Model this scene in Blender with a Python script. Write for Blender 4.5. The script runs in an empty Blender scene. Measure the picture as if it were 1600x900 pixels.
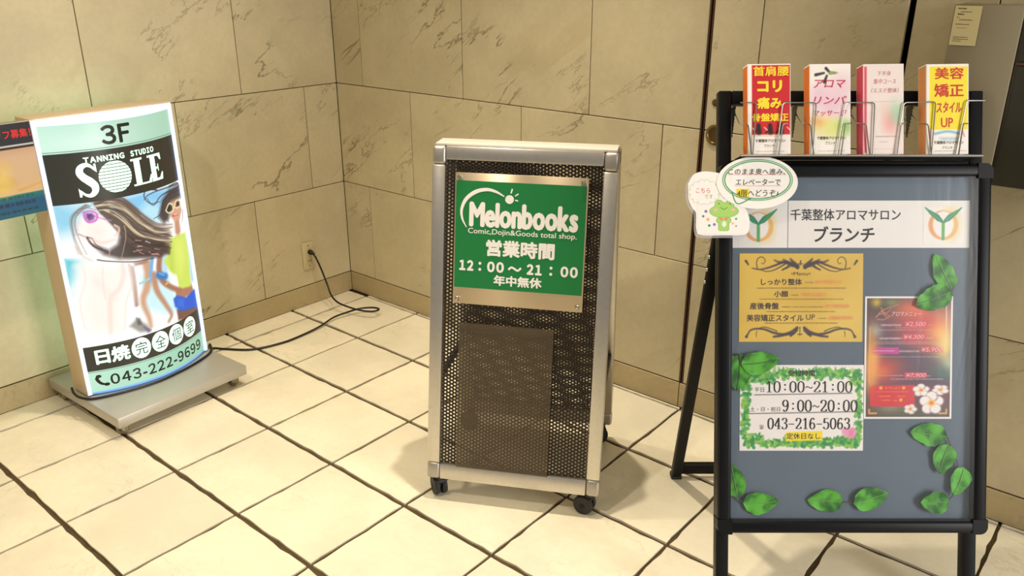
import bpy, bmesh, math, random
import numpy as np
from mathutils import Matrix, Vector

# ------------------------------------------------------------------ camera, world, light, exposure
SC = bpy.context.scene
COL = SC.collection
cam_data = bpy.data.cameras.new('camera')
cam = bpy.data.objects.new('camera', cam_data); COL.objects.link(cam)
cam_data.sensor_width = 36.0; cam_data.lens = 36.0*1272.5/1600.0
cam_data.clip_start = 0.05
_y, _p = -0.6973, 0.3707
_f = Vector((math.sin(_y)*math.cos(_p), math.cos(_y)*math.cos(_p), -math.sin(_p)))
_r = Vector((math.cos(_y), -math.sin(_y), 0)); _u = _r.cross(_f)
cam.matrix_world = Matrix(((_r.x, _u.x, -_f.x, 2.6528), (_r.y, _u.y, -_f.y, -2.0838), (_r.z, _u.z, -_f.z, 1.2886), (0, 0, 0, 1)))
SC.camera = cam

world = bpy.data.worlds.new('lobby_ambient'); SC.world = world
world.use_nodes = True
world.node_tree.nodes['Background'].inputs['Color'].default_value = (1.0, 0.93, 0.84, 1)
world.node_tree.nodes['Background'].inputs['Strength'].default_value = 0.25

def spot(name, loc, target, power, angle, blend, radius, color):
    l = bpy.data.lights.new(name, 'SPOT'); l.energy = power; l.spot_size = math.radians(angle); l.spot_blend = blend
    l.shadow_soft_size = radius; l.color = color
    o = bpy.data.objects.new(name, l); COL.objects.link(o); o.location = loc
    o.rotation_euler = (Vector(target)-Vector(loc)).to_track_quat('-Z', 'Y').to_euler()
    return o
WARM = (1.0, 0.885, 0.70)
spot('ceiling_downlight', (1.43, -0.52, 2.44), (1.32, -0.74, 0), 106, 80, 1.0, 0.022, WARM)
spot('ceiling_downlight_front', (0.78, -0.92, 2.44), (0.82, -1.12, 0), 58, 98, 1.0, 0.05, WARM)
spot('added_fill_spot', (1.45, -2.15, 2.44), (1.25, -1.75, 0), 74, 128, 1.0, 0.05, WARM)  # unseen spot added to even out the walls and lift the front floor
# unseen area light added at the right to brighten the poster stand
_al = bpy.data.lights.new('board_fill_light', 'AREA'); _al.shape = 'RECTANGLE'; _al.size = 1.1; _al.size_y = 2.0; _al.energy = 105; _al.color = (1.0, 0.98, 0.95)
_ao = bpy.data.objects.new('board_fill_light', _al); COL.objects.link(_ao); _ao.location = (5.8, -0.66, 1.25)
_ao.rotation_euler = (Vector((2.0, -0.5, 0.7))-_ao.location).to_track_quat('-Z', 'Y').to_euler()

SC.view_settings.view_transform = 'Standard'
SC.view_settings.look = 'None'
SC.view_settings.exposure = 0.0
SC.view_settings.gamma = 1.0
SC.view_settings.use_curve_mapping = False

# ------------------------------------------------------------------ helpers
rnd = random.Random(7)
def lin(c):
    return tuple(((x/255.0)/12.92 if x/255.0 <= 0.04045 else ((x/255.0+0.055)/1.055)**2.4) for x in c)

def mat(name, rgb=(200, 200, 200), rough=0.5, metal=0.0, emit=0.0, spec=0.5, aniso=0.0, coat=0.0, alpha=1.0):
    m = bpy.data.materials.new(name); m.use_nodes = True
    b = m.node_tree.nodes['Principled BSDF']; c = lin(rgb)
    b.inputs['Base Color'].default_value = (*c, 1); b.inputs['Roughness'].default_value = rough
    b.inputs['Metallic'].default_value = metal; b.inputs['Specular IOR Level'].default_value = spec
    b.inputs['Anisotropic'].default_value = aniso; b.inputs['Coat Weight'].default_value = coat
    b.inputs['Alpha'].default_value = alpha
    if emit:
        b.inputs['Emission Color'].default_value = (*c, 1); b.inputs['Emission Strength'].default_value = emit
    return m

class N:
    """small node-tree helper"""
    def __init__(s, m): s.t = m.node_tree; s.b = s.t.nodes.get('Principled BSDF')
    def add(s, kind, **kw):
        n = s.t.nodes.new(kind)
        for k, v in kw.items():
            if k in n.inputs: n.inputs[k].default_value = v
            else: setattr(n, k, v)
        return n
    def link(s, a, b): s.t.links.new(a, b)
    def math(s, op, a, b=None):
        n = s.t.nodes.new('ShaderNodeMath'); n.operation = op
        for i, v in enumerate((a, b)):
            if v is None: continue
            if isinstance(v, (int, float)): n.inputs[i].default_value = v
            else: s.link(v, n.inputs[i])
        return n.outputs[0]
    def ramp(s, f, lo, hi, a=0.0, b=1.0):
        n = s.t.nodes.new('ShaderNodeMapRange'); n.interpolation_type = 'SMOOTHSTEP'
        n.inputs['From Min'].default_value = lo; n.inputs['From Max'].default_value = hi
        n.inputs['To Min'].default_value = a; n.inputs['To Max'].default_value = b
        s.link(f, n.inputs['Value']); return n.outputs['Result']
    def mix(s, f, a, b):
        n = s.t.nodes.new('ShaderNodeMix'); n.data_type = 'RGBA'
        for i, v in ((0, f), (6, a), (7, b)):
            if isinstance(v, (int, float)): n.inputs[i].default_value = v
            elif isinstance(v, tuple): n.inputs[i].default_value = (*v, 1)
            else: s.link(v, n.inputs[i])
        return n.outputs[2]

def stone(name, base, vein, dark, scale=1.0, rough=0.45, amount=1.0, turn=0.0):
    m = mat(name, base, rough); n = N(m)
    tc = n.add('ShaderNodeTexCoord'); oi = n.add('ShaderNodeObjectInfo')
    off = n.add('ShaderNodeVectorMath', operation='SCALE'); off.inputs[0].default_value = (37, 19, 53); n.link(oi.outputs['Random'], off.inputs['Scale'])
    addv = n.add('ShaderNodeVectorMath', operation='ADD'); n.link(tc.outputs['Object'], addv.inputs[0]); n.link(off.outputs[0], addv.inputs[1])
    m0 = n.add('ShaderNodeMapping'); m0.inputs['Rotation'].default_value = (0, 0, turn); n.link(addv.outputs[0], m0.inputs['Vector'])
    m1 = n.add('ShaderNodeMapping'); m1.inputs['Rotation'].default_value = (0.0, 0.62, 0.0); n.link(m0.outputs[0], m1.inputs['Vector'])
    mp = n.add('ShaderNodeMapping'); mp.inputs['Scale'].default_value = (0.45*scale, 1.5*scale, 1.65*scale)
    n.link(m1.outputs[0], mp.inputs['Vector'])
    # three families of thin broken veins
    def fam(sc, det, dist, w, mscale, lo, hi):
        t = n.add('ShaderNodeTexNoise', Scale=sc, Detail=det, Roughness=0.62, Distortion=dist); n.link(mp.outputs[0], t.inputs['Vector'])
        d = n.math('ABSOLUTE', n.math('SUBTRACT', t.outputs['Fac'], 0.5))
        line = n.ramp(d, 0.0, w, 1.0, 0.0)
        k = n.add('ShaderNodeTexNoise', Scale=mscale, Detail=2.0); n.link(addv.outputs[0], k.inputs['Vector'])
        return n.math('MULTIPLY', line, n.ramp(k.outputs['Fac'], lo, hi))
    v1 = fam(1.7, 7.0, 0.35, 0.010, 2.6, 0.52, 0.63)
    v2 = fam(3.4, 8.0, 0.25, 0.009, 3.6, 0.52, 0.63)
    broad = fam(1.2, 5.0, 1.2, 0.05, 1.6, 0.48, 0.70)
    cl = n.add('ShaderNodeTexNoise', Scale=3.0, Detail=6.0, Roughness=0.6); n.link(addv.outputs[0], cl.inputs['Vector'])
    fine = n.add('ShaderNodeTexNoise', Scale=60.0, Detail=3.0); n.link(addv.outputs[0], fine.inputs['Vector'])
    b = lin(base); lo_ = tuple(x*0.88 for x in b); hi_ = tuple(min(1, x*1.07) for x in b)
    c = n.mix(n.ramp(cl.outputs['Fac'], 0.3, 0.7), lo_, hi_)
    c = n.mix(n.math('MULTIPLY', n.ramp(fine.outputs['Fac'], 0.35, 0.65), 0.10), c, lin(vein))
    c = n.mix(n.math('MULTIPLY', broad, 0.30*amount), c, lin(vein))
    c = n.mix(n.math('MULTIPLY', v1, 0.66*amount), c, lin(dark))
    c = n.mix(n.math('MULTIPLY', v2, 0.48*amount), c, lin(dark))
    n.link(c, n.b.inputs['Base Color'])
    bp = n.add('ShaderNodeBump', Strength=0.25, Distance=0.002); n.link(fine.outputs['Fac'], bp.inputs['Height']); n.link(bp.outputs[0], n.b.inputs['Normal'])
    return m

def add_noise(m, scale, amt, dark, detail=4.0):
    """mottle a plain material with its own grain"""
    n = N(m); tc = n.add('ShaderNodeTexCoord'); t = n.add('ShaderNodeTexNoise', Scale=scale, Detail=detail); n.link(tc.outputs['Object'], t.inputs['Vector'])
    b = tuple(n.b.inputs['Base Color'].default_value)[:3]
    n.link(n.mix(n.math('MULTIPLY', n.ramp(t.outputs['Fac'], 0.4, 0.7), amt), b, lin(dark)), n.b.inputs['Base Color'])
    return m

class MB:
    """collects vertices and faces, builds ONE mesh object"""
    def __init__(s): s.v = []; s.f = []; s.e = None
    def add(s, v, f, M=None):
        o = len(s.v)
        s.v += [tuple(M @ Vector(p)) if M is not None else tuple(p) for p in v]
        s.f += [tuple(i+o for i in q) for q in f]; return s
    def box(s, c, d, bev=0.0, M=None, seg=2):
        bm = bmesh.new(); bmesh.ops.create_cube(bm, size=1.0)
        for v in bm.verts: v.co = Vector((v.co.x*d[0]+c[0], v.co.y*d[1]+c[1], v.co.z*d[2]+c[2]))
        if bev: bmesh.ops.bevel(bm, geom=bm.edges[:], offset=min(bev, min(d)*0.49), segments=seg, profile=0.5, affect='EDGES')
        bm.verts.index_update()
        s.add([v.co[:] for v in bm.verts], [[v.index for v in f.verts] for f in bm.faces], M); bm.free(); return s
    def tube(s, pts, r, n=8, closed=False, M=None):
        P = [Vector(p) for p in pts]; k = len(P); R = r if isinstance(r, (list, tuple)) else [r]*k
        vs, fs = [], []; prev = None
        for i, p in enumerate(P):
            a = P[(i-1) % k] if (closed or i) else p; b = P[(i+1) % k] if (closed or i < k-1) else p
            t = (b-a).normalized()
            if prev is None:
                x = t.orthogonal().normalized()
            else:
                x = (prev-t*prev.dot(t)).normalized()
            prev = x; y = t.cross(x)
            for j in range(n):
                q = 2*math.pi*j/n; vs.append(tuple(p+(x*math.cos(q)+y*math.sin(q))*R[i]))
        for i in range(k if closed else k-1):
            for j in range(n):
                a, b = i*n, ((i+1) % k)*n
                fs.append((a+j, a+(j+1) % n, b+(j+1) % n, b+j))
        if not closed:
            fs.append(tuple(reversed(range(n)))); fs.append(tuple((k-1)*n+j for j in range(n)))
        return s.add(vs, fs, M)
    def cyl(s, p0, p1, r0, r1=None, n=20, M=None): return s.tube([p0, p1], [r0, r0 if r1 is None else r1], n, False, M)
    def lathe(s, prof, axis0, axisdir, n=24, M=None):
        d = Vector(axisdir).normalized(); x = d.orthogonal().normalized(); y = d.cross(x); o = Vector(axis0); vs, fs = [], []
        for (h, r) in prof:
            for j in range(n):
                q = 2*math.pi*j/n; vs.append(tuple(o+d*h+(x*math.cos(q)+y*math.sin(q))*max(r, 1e-5)))
        for i in range(len(prof)-1):
            for j in range(n): fs.append((i*n+j, i*n+(j+1) % n, (i+1)*n+(j+1) % n, (i+1)*n+j))
        fs.append(tuple(reversed(range(n)))); fs.append(tuple((len(prof)-1)*n+j for j in range(n)))
        return s.add(vs, fs, M)
    def prism(s, out, z0, z1, M=None):
        k = len(out); vs = [(x, y, z0) for x, y in out]+[(x, y, z1) for x, y in out]
        fs = [tuple(reversed(range(k))), tuple(range(k, 2*k))]+[(i, (i+1) % k, (i+1) % k+k, i+k) for i in range(k)]
        return s.add(vs, fs, M)
    def build(s, name, m, parent=None, sharp=35, M=None):
        me = bpy.data.meshes.new(name); me.from_pydata(s.v, [], s.f); me.update()
        if m is not None: me.materials.append(m)
        me.polygons.foreach_set('use_smooth', [True]*len(me.polygons)); me.set_sharp_from_angle(angle=math.radians(sharp))
        return link(name, me, parent, M)

def link(name, data, parent=None, M=None):
    o = bpy.data.objects.new(name, data); COL.objects.link(o)
    if parent is not None: o.parent = parent
    if M is not None: o.matrix_basis = M
    return o
def tag(o, label, cat, group=None):
    o['label'] = label; o['category'] = cat
    if group: o['group'] = group
    return o
def thing(name, label, cat, M=None, group=None):
    o = link(name, None, None, M); o.empty_display_size = 0.1
    return tag(o, label, cat, group)
def struct(o): o['kind'] = 'structure'; return o
def TM(x, y, z, rz=0.0): return Matrix.Translation((x, y, z)) @ Matrix.Rotation(rz, 4, 'Z')
def plane_matrix(tilt, z0=0.0):
    """(a along the width, b up the tilted face, c out of the face) -> local"""
    s, c = math.sin(tilt), math.cos(tilt)
    return Matrix(((1, 0, 0, 0), (0, s, -c, 0), (0, c, s, z0), (0, 0, 0, 1)))

# ------------------------------------------------------------------ flat print: text and painted grids
_tc = bpy.data.curves.new('type_setter', 'FONT'); _to = bpy.data.objects.new('type_setter', _tc); COL.objects.link(_to)
_cache = {}
def text2d(s, bold=0.0, shear=0.0):
    key = (s, bold, shear)
    if key not in _cache:
        _tc.body = s; _tc.resolution_u = 3; _tc.offset = bold; _tc.shear = shear
        dg = bpy.context.evaluated_depsgraph_get(); dg.update()
        e = _to.evaluated_get(dg); m = e.to_mesh()
        v = np.array([tuple(x.co) for x in m.vertices])[:, :2]; f = [tuple(p.vertices) for p in m.polygons]
        e.to_mesh_clear(); _cache[key] = (v, f)
    return _cache[key]
class Print(MB):
    """flat marks in (a, b) on a face, a hair in front of it"""
    def __init__(s, z=0.0004): super().__init__(); s.z = z; s.cuts = []
    def text(s, t, x0, y0, x1, y1, bold=0.0, shear=0.0, slope=0.0, keep=False):
        v, f = text2d(t, 0.0, shear); lo = v.min(0)-bold; hi = v.max(0)+bold; d = np.maximum(hi-lo, 1e-6)
        sx, sy = (x1-x0)/d[0], (y1-y0)/d[1]
        if keep: sx = sy = min(sx, sy)
        off = ((x1-x0)-d[0]*sx)/2 if keep else 0
        # heavy faces: the same outline struck several times, slightly shifted
        hits = [(0, 0)]+([(bold*math.cos(math.radians(45*q)), bold*math.sin(math.radians(45*q))) for q in range(8)] if bold else [])
        for q, (hx, hy) in enumerate(hits):
            w = (v-lo+np.array([hx, hy]))*[sx, sy]
            s.add([(x0+off+p[0], y0+p[1]+slope*p[0], s.z+4e-6*q) for p in w], f)
        return s
    def chars(s, t, x0, y0, x1, cap, bold=0.0, gap=.10, space=.35):
        """latin letters and figures set one by one: baseline y0, capital height cap, filling x0..x1"""
        hw_, hf_ = text2d('\uff28')[0][:, 1].max(), text2d('H')[0][:, 1].max(); hc = 1.0; g = []
        for ch in t:
            if ch == ' ': g.append((None, None, space)); continue
            wide = ch.isdigit() or (t.isupper() and ch.isalpha())
            v, f = text2d(chr(ord(ch)+0xFEE0) if wide else ch); v = v/(hw_ if wide else hf_); g.append((v, f, v[:, 0].max()-v[:, 0].min()))
        sx = (x1-x0-2*bold*len(t))/(sum(q[2] for q in g)+gap*(len(t)-1)); sy = (cap-2*bold)/hc; x = x0
        for v, f, w in g:
            if v is not None:
                for q, (hx, hy) in enumerate([(0, 0)]+([(bold*math.cos(math.radians(45*k)), bold*math.sin(math.radians(45*k))) for k in range(8)] if bold else [])):
                    s.add([(x+bold+(p[0]-v[:, 0].min())*sx+hx, y0+bold+p[1]*sy+hy, s.z+4e-6*q) for p in v], f)
            x += w*sx+2*bold+gap*sx
        return s
    def cut(s): s.cuts.append((len(s.v), len(s.f))); return s
    def build_each(s, name, m, parent, M=None):
        b = [(0, 0)]+s.cuts+[(len(s.v), len(s.f))]
        for (v0, f0), (v1, f1) in zip(b, b[1:]):
            if v1 > v0:
                p = MB(); p.v = s.v[v0:v1]; p.f = [tuple(i-v0 for i in f) for f in s.f[f0:f1]]; p.build(name, m, parent, M=M)
    def rect(s, x0, y0, x1, y1, dz=0.0): s.add([(x0, y0, s.z+dz), (x1, y0, s.z+dz), (x1, y1, s.z+dz), (x0, y1, s.z+dz)], [(0, 1, 2, 3)]); return s
    def poly(s, pts, dz=0.0): s.add([(x, y, s.z+dz) for x, y in pts], [tuple(range(len(pts)))]); return s
    def disc(s, x, y, rx, ry=None, n=28, dz=0.0):
        ry = ry or rx; return s.poly([(x+rx*math.cos(2*math.pi*i/n), y+ry*math.sin(2*math.pi*i/n)) for i in range(n)], dz)
    def ring(s, x, y, rx, ry, w, a0=0, a1=360, n=48, dz=0.0):
        p = [(math.radians(a0+(a1-a0)*i/n)) for i in range(n+1)]
        vs = [(x+(rx-w/2)*math.cos(q), y+(ry-w/2)*math.sin(q), s.z+dz) for q in p]+[(x+(rx+w/2)*math.cos(q), y+(ry+w/2)*math.sin(q), s.z+dz) for q in p]
        return s.add(vs, [(i+1, i, i+n+1, i+n+2) for i in range(n)])
    def stroke(s, pts, w, dz=0.0):
        """ribbon; w a number, a list, or (thin, thick) for a broad-nib letter"""
        P = np.array(smooth2(pts)) if len(pts) > 2 else np.array(pts, float); k = len(P)
        d = np.gradient(P, axis=0); d /= np.maximum(np.linalg.norm(d, axis=1, keepdims=True), 1e-9)
        if isinstance(w, tuple): ww = w[0]+(w[1]-w[0])*np.abs(d[:, 1])**1.5
        elif isinstance(w, list): ww = np.interp(np.linspace(0, 1, k), np.linspace(0, 1, len(w)), w)
        else: ww = np.full(k, w)
        nrm = np.stack([-d[:, 1], d[:, 0]], 1)
        L = P+nrm*ww[:, None]/2; R = P-nrm*ww[:, None]/2
        vs = [(x, y, s.z+dz) for x, y in L]+[(x, y, s.z+dz) for x, y in R]
        return s.add(vs, [(i, k+i, k+i+1, i+1) for i in range(k-1)])
    def bend(s, fn, step=0.012):
        b = [(0, 0)]+s.cuts+[(len(s.v), len(s.f))]; V, F, cuts = [], [], []
        for (v0, f0), (v1, f1) in zip(b, b[1:]):
            if v1 == v0: continue
            bm = bmesh.new(); me = bpy.data.meshes.new('tmp'); me.from_pydata(s.v[v0:v1], [], [tuple(i-v0 for i in f) for f in s.f[f0:f1]]); bm.from_mesh(me); bpy.data.meshes.remove(me)
            xs = [v[0] for v in s.v[v0:v1]]; x = math.floor(min(xs)/step)*step
            while x < max(xs):
                bmesh.ops.bisect_plane(bm, geom=bm.verts[:]+bm.edges[:]+bm.faces[:], plane_co=(x, 0, 0), plane_no=(1, 0, 0)); x += step
            bm.verts.index_update(); o = len(V)
            V += [fn(v.co) for v in bm.verts]; F += [tuple(v.index+o for v in f.verts) for f in bm.faces]; bm.free(); cuts.append((len(V), len(F)))
        s.v, s.f, s.cuts = V, F, cuts[:-1]; return s
def smooth2(pts, sub=6):
    P = [np.array(p, float) for p in pts]; out = []
    for i in range(len(P)-1):
        p0 = P[i-1] if i else P[0]*2-P[1]; p1, p2 = P[i], P[i+1]; p3 = P[i+2] if i+2 < len(P) else P[-1]*2-P[-2]
        for j in range(sub):
            t = j/sub; out.append(0.5*(2*p1+(p2-p0)*t+(2*p0-5*p1+4*p2-p3)*t*t+(3*p1-p0-3*p2+p3)*t**3))
    return out+[P[-1]]
# broad-nib numerals, unit box 0.6 x 1
SERIF = {'0': [[(.3, 1), (.12, .85), (.07, .5), (.12, .15), (.3, 0), (.48, .15), (.53, .5), (.48, .85), (.3, 1)]],
         '1': [[(.1, .82), (.22, .87), (.32, 1)], [(.32, 1), (.32, .02)], [(.12, .02), (.52, .02)]],
         '2': [[(.1, .72), (.14, .92), (.3, 1), (.48, .9), (.5, .7), (.38, .45), (.18, .2), (.08, .03)], [(.08, .04), (.5, .04), (.54, .2)]],
         '3': [[(.1, .8), (.18, .96), (.33, 1), (.48, .88), (.46, .65), (.25, .53)], [(.25, .53), (.45, .48), (.52, .28), (.44, .07), (.27, 0), (.12, .06), (.08, .2)]],
         '4': [[(.4, 1), (.4, .02)], [(.4, 1), (.04, .3)], [(.04, .28), (.58, .28)], [(.25, .02), (.54, .02)]],
         '5': [[(.14, .97), (.5, .97)], [(.14, .97), (.11, .55)], [(.11, .55), (.28, .63), (.47, .55), (.52, .3), (.44, .07), (.27, 0), (.12, .06), (.07, .2)]],
         '6': [[(.48, .85), (.36, 1), (.2, .9), (.1, .6), (.09, .3), (.16, .08), (.3, 0), (.46, .1), (.51, .3), (.44, .5), (.3, .57), (.16, .48), (.1, .32)]],
         '9': [[(.12, .15), (.24, 0), (.4, .1), (.5, .4), (.51, .7), (.44, .92), (.3, 1), (.14, .9), (.09, .7), (.16, .5), (.3, .43), (.44, .52), (.5, .68)]],
         '-': [[(.05, .45), (.55, .45)]], '~': [[(.02, .4), (.15, .52), (.3, .46), (.45, .38), (.6, .5)]]}
def serif(pr, s, x0, y0, x1, y1):
    adv = (x1-x0)/len(s); h = y1-y0; sw = adv*0.92/0.6
    for i, ch in enumerate(s):
        ox = x0+i*adv+adv*.04
        if ch == ':':
            for yy in (.25, .68): pr.disc(ox+adv*.46, y0+h*yy, h*.085, n=10)
            continue
        thick = h*.15
        for st in SERIF[ch]:
            pr.stroke([(ox+x*sw, y0+y*h) for x, y in st], (thick*.38, thick) if ch not in '-~' else thick*.55)
    return pr

class Canvas:
    """a painted print: sRGB colours on a grid in metres, (a, b) with b up"""
    def __init__(s, x0, y0, x1, y1, cell, bg):
        s.nx = max(2, int(round((x1-x0)/cell))+1); s.ny = max(2, int(round((y1-y0)/cell))+1)
        s.x = np.linspace(x0, x1, s.nx); s.y = np.linspace(y0, y1, s.ny); s.X, s.Y = np.meshgrid(s.x, s.y); s.cell = cell
        s.C = np.zeros((s.ny, s.nx, 3)); s.C[:] = bg
    def _win(s, pts, pad):
        P = np.array(pts); i0 = np.searchsorted(s.x, P[:, 0].min()-pad); i1 = np.searchsorted(s.x, P[:, 0].max()+pad)
        j0 = np.searchsorted(s.y, P[:, 1].min()-pad); j1 = np.searchsorted(s.y, P[:, 1].max()+pad)
        return slice(j0, j1), slice(i0, i1)
    def _put(s, w, a, col):
        a = np.clip(a, 0, 1)[..., None]; s.C[w] = s.C[w]*(1-a)+np.array(col, float)*a
    def _dist(s, w, pts, rad=None):
        X, Y = s.X[w], s.Y[w]; best = np.full(X.shape, 1e9)
        for i in range(len(pts)-1):
            (ax, ay), (bx, by) = pts[i], pts[i+1]; dx, dy = bx-ax, by-ay; L = dx*dx+dy*dy+1e-12
            t = np.clip(((X-ax)*dx+(Y-ay)*dy)/L, 0, 1); d = np.hypot(X-ax-t*dx, Y-ay-t*dy)
            if rad is not None: d = d-(rad[i]+(rad[i+1]-rad[i])*t)
            best = np.minimum(best, d)
        return best
    def poly(s, col, pts, soft=0.002, al=1.0):
        w = s._win(pts, soft*2+s.cell*2); X, Y = s.X[w], s.Y[w]
        if not X.size: return s
        ins = np.zeros(X.shape, bool); k = len(pts)
        for i in range(k):
            (ax, ay), (bx, by) = pts[i], pts[(i+1) % k]
            if ay == by: continue
            ins ^= ((ay > Y) != (by > Y)) & (X < (bx-ax)*(Y-ay)/(by-ay)+ax)
        d = s._dist(w, list(pts)+[pts[0]]); d = np.where(ins, -d, d); sf = max(soft, s.cell*.6)
        s._put(w, al*np.clip(.5-d/(2*sf), 0, 1), col); return s
    def stroke(s, col, pts, w0, w1=None, al=1.0, soft=.45, sm=True):
        P = [tuple(p) for p in smooth2(pts, 5)] if (len(pts) > 2 and sm) else pts
        w1 = w0 if w1 is None else w1; k = len(P); rad = [(w0+(w1-w0)*i/(k-1))/2 for i in range(k)]
        w = s._win(P, max(w0, w1)+s.cell*2)
        if not s.X[w].size: return s
        d = s._dist(w, P, rad); sf = max(soft*max(w0, w1)/2, s.cell*.6)
        s._put(w, al*np.clip(.5-d/(2*sf), 0, 1), col); return s
    def disc(s, col, x, y, rx, ry=None, al=1.0, soft=0.0015):
        ry = ry or rx; w = s._win([(x-rx, y-ry), (x+rx, y+ry)], soft*2+s.cell)
        if not s.X[w].size: return s
        d = (np.hypot((s.X[w]-x)/rx, (s.Y[w]-y)/ry)-1)*min(rx, ry); sf = max(soft, s.cell*.6)
        s._put(w, al*np.clip(.5-d/(2*sf), 0, 1), col); return s
    def grad(s, stops, axis=1):
        t = s.Y if axis else s.X; p = [q for q, _ in stops]
        for k in range(3): s.C[..., k] = np.interp(t, p, [c[k] for _, c in stops])
        return s
    def blotch(s, cols, n, r0, r1, rg, al=.8, soft=.4, win=None):
        x0, y0, x1, y1 = win or (s.x[0], s.y[0], s.x[-1], s.y[-1])
        for _ in range(n):
            r = rg.uniform(r0, r1); s.disc(rg.choice(cols), rg.uniform(x0, x1), rg.uniform(y0, y1), r, r*rg.uniform(.6, 1.2), al, r*soft)
        return s
    def build(s, name, m, parent=None, M=None, fn=None, z=0.0):
        v = np.stack([s.X.ravel(), s.Y.ravel(), np.full(s.X.size, z)], 1)
        if fn is not None: v = fn(v)
        i = np.arange(s.nx-1)[None, :]+np.arange(s.ny-1)[:, None]*s.nx
        q = np.stack([i, i+1, i+1+s.nx, i+s.nx], -1).reshape(-1, 4)
        me = bpy.data.meshes.new(name); me.vertices.add(len(v)); me.vertices.foreach_set('co', v.astype(np.float32).ravel())
        me.loops.add(q.size); me.loops.foreach_set('vertex_index', q.astype(np.int32).ravel())
        me.polygons.add(len(q)); me.polygons.foreach_set('loop_start', np.arange(0, q.size, 4, dtype=np.int32))
        me.update(calc_edges=True)
        c = np.clip(s.C.reshape(-1, 3)/255., 0, 1); c = np.where(c <= .04045, c/12.92, ((c+.055)/1.055)**2.4)
        at = me.color_attributes.new('print', 'FLOAT_COLOR', 'POINT')
        at.data.foreach_set('color', np.concatenate([c, np.ones((len(c), 1))], 1).astype(np.float32).ravel())
        me.materials.append(m); me.polygons.foreach_set('use_smooth', [True]*len(me.polygons))
        return link(name, me, parent, M)
def print_mat(name, emit=0.0, rough=0.5, coat=0.0):
    m = mat(name, (255, 255, 255), rough, coat=coat); n = N(m); a = n.add('ShaderNodeAttribute', attribute_name='print')
    if emit:
        n.b.inputs['Base Color'].default_value = (.02, .02, .02, 1); n.link(a.outputs['Color'], n.b.inputs['Emission Color']); n.b.inputs['Emission Strength'].default_value = emit
    else: n.link(a.outputs['Color'], n.b.inputs['Base Color'])
    return m

# ------------------------------------------------------------------ materials
M_WALL = stone('wall_limestone', (207, 194, 160), (172, 152, 114), (84, 68, 44), 1.0, 0.5)
M_WALL_L = stone('wall_limestone_left', (207, 194, 160), (172, 152, 114), (84, 68, 44), 1.0, 0.5, 1.0, -math.pi/2)
M_BASE = stone('baseboard_limestone', (186, 168, 128), (150, 128, 88), (96, 78, 50), 1.6, 0.5, 0.6)
M_TILE = stone('floor_limestone', (246, 237, 212), (226, 210, 172), (160, 138, 100), 1.3, 0.42, 0.30)
M_GROUT = add_noise(mat('brown_grout', (88, 71, 42), 0.9), 40, .6, (60, 47, 27))
M_JOINT = mat('wall_joint', (96, 80, 50), 0.9)
M_SEAM = mat('dark_door_edge', (44, 30, 20), 0.5)
M_CEIL = mat('ceiling_paint', (225, 218, 200), 0.8)
M_CHROME = mat('chrome', (215, 215, 210), 0.15, 1.0)
M_WIRE = mat('rack_wire_steel', (150, 148, 144), 0.38, 1.0)
M_ALU = add_noise(mat('brushed_aluminium', (214, 209, 202), 0.36, 1.0), 90, .2, (190, 186, 180))
M_CORNER = mat('grey_metal_corner', (186, 180, 172), 0.42, 0.9)
M_PLATE = mat('brushed_steel_plate', (214, 196, 168), 0.36, 1.0, aniso=0.92)
_n = N(M_PLATE); _v = _n.add('ShaderNodeVectorTransform', vector_type='VECTOR', convert_from='OBJECT', convert_to='WORLD'); _v.inputs[0].default_value = (0, .18, .984); _n.link(_v.outputs[0], _n.b.inputs['Tangent'])
M_MESH = mat('bronze_perforated_steel', (52, 44, 36), 0.5, 0.4)
M_BLACK = mat('black_rubber', (26, 26, 27), 0.55)
M_HUB = mat('dark_grey_plastic', (66, 66, 68), 0.5)
M_GREEN = mat('green_sign_film', (28, 122, 62), 0.35)
M_WHITE = mat('white_lettering', (240, 236, 232), 0.5)
M_FRAME = mat('black_frame_enamel', (10, 12, 18), 0.42, 0.0, spec=0.2)
M_LEG = mat('black_leg_enamel', (12, 12, 14), 0.45, spec=0.2)
M_BACK = add_noise(mat('grey_backing_paper', (94, 110, 126), 0.7), 6, .2, (106, 120, 136))
M_INK = mat('black_ink', (28, 26, 30), 0.6)
M_PAPER = mat('white_paper', (246, 243, 241), 0.6)
M_PRINT = print_mat('colour_print', 0, 0.45)
M_CREAM = mat('cream_plastic', (206, 192, 152), 0.4)
M_CORD = mat('black_cord', (24, 18, 20), 0.45)
M_BEIGE = mat('champagne_aluminium', (216, 196, 164), 0.45, 0.2)
M_SILVER = mat('silver_painted_steel', (186, 182, 172), 0.38, 0.35)
M_LITPRINT = print_mat('backlit_print', 1.06, 0.3)
M_LITWHITE = mat('backlit_white_acrylic', (196, 214, 255), 0.3, emit=1.0)
M_LITBACK = mat('backlit_green_white_acrylic', (196, 240, 220), 0.3, emit=0.8)
M_LITINK = mat('backlit_black_film', (34, 36, 30), 0.35)
M_LITGREEN = mat('backlit_pale_green', (196, 240, 216), 0.3, emit=1.15)

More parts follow.
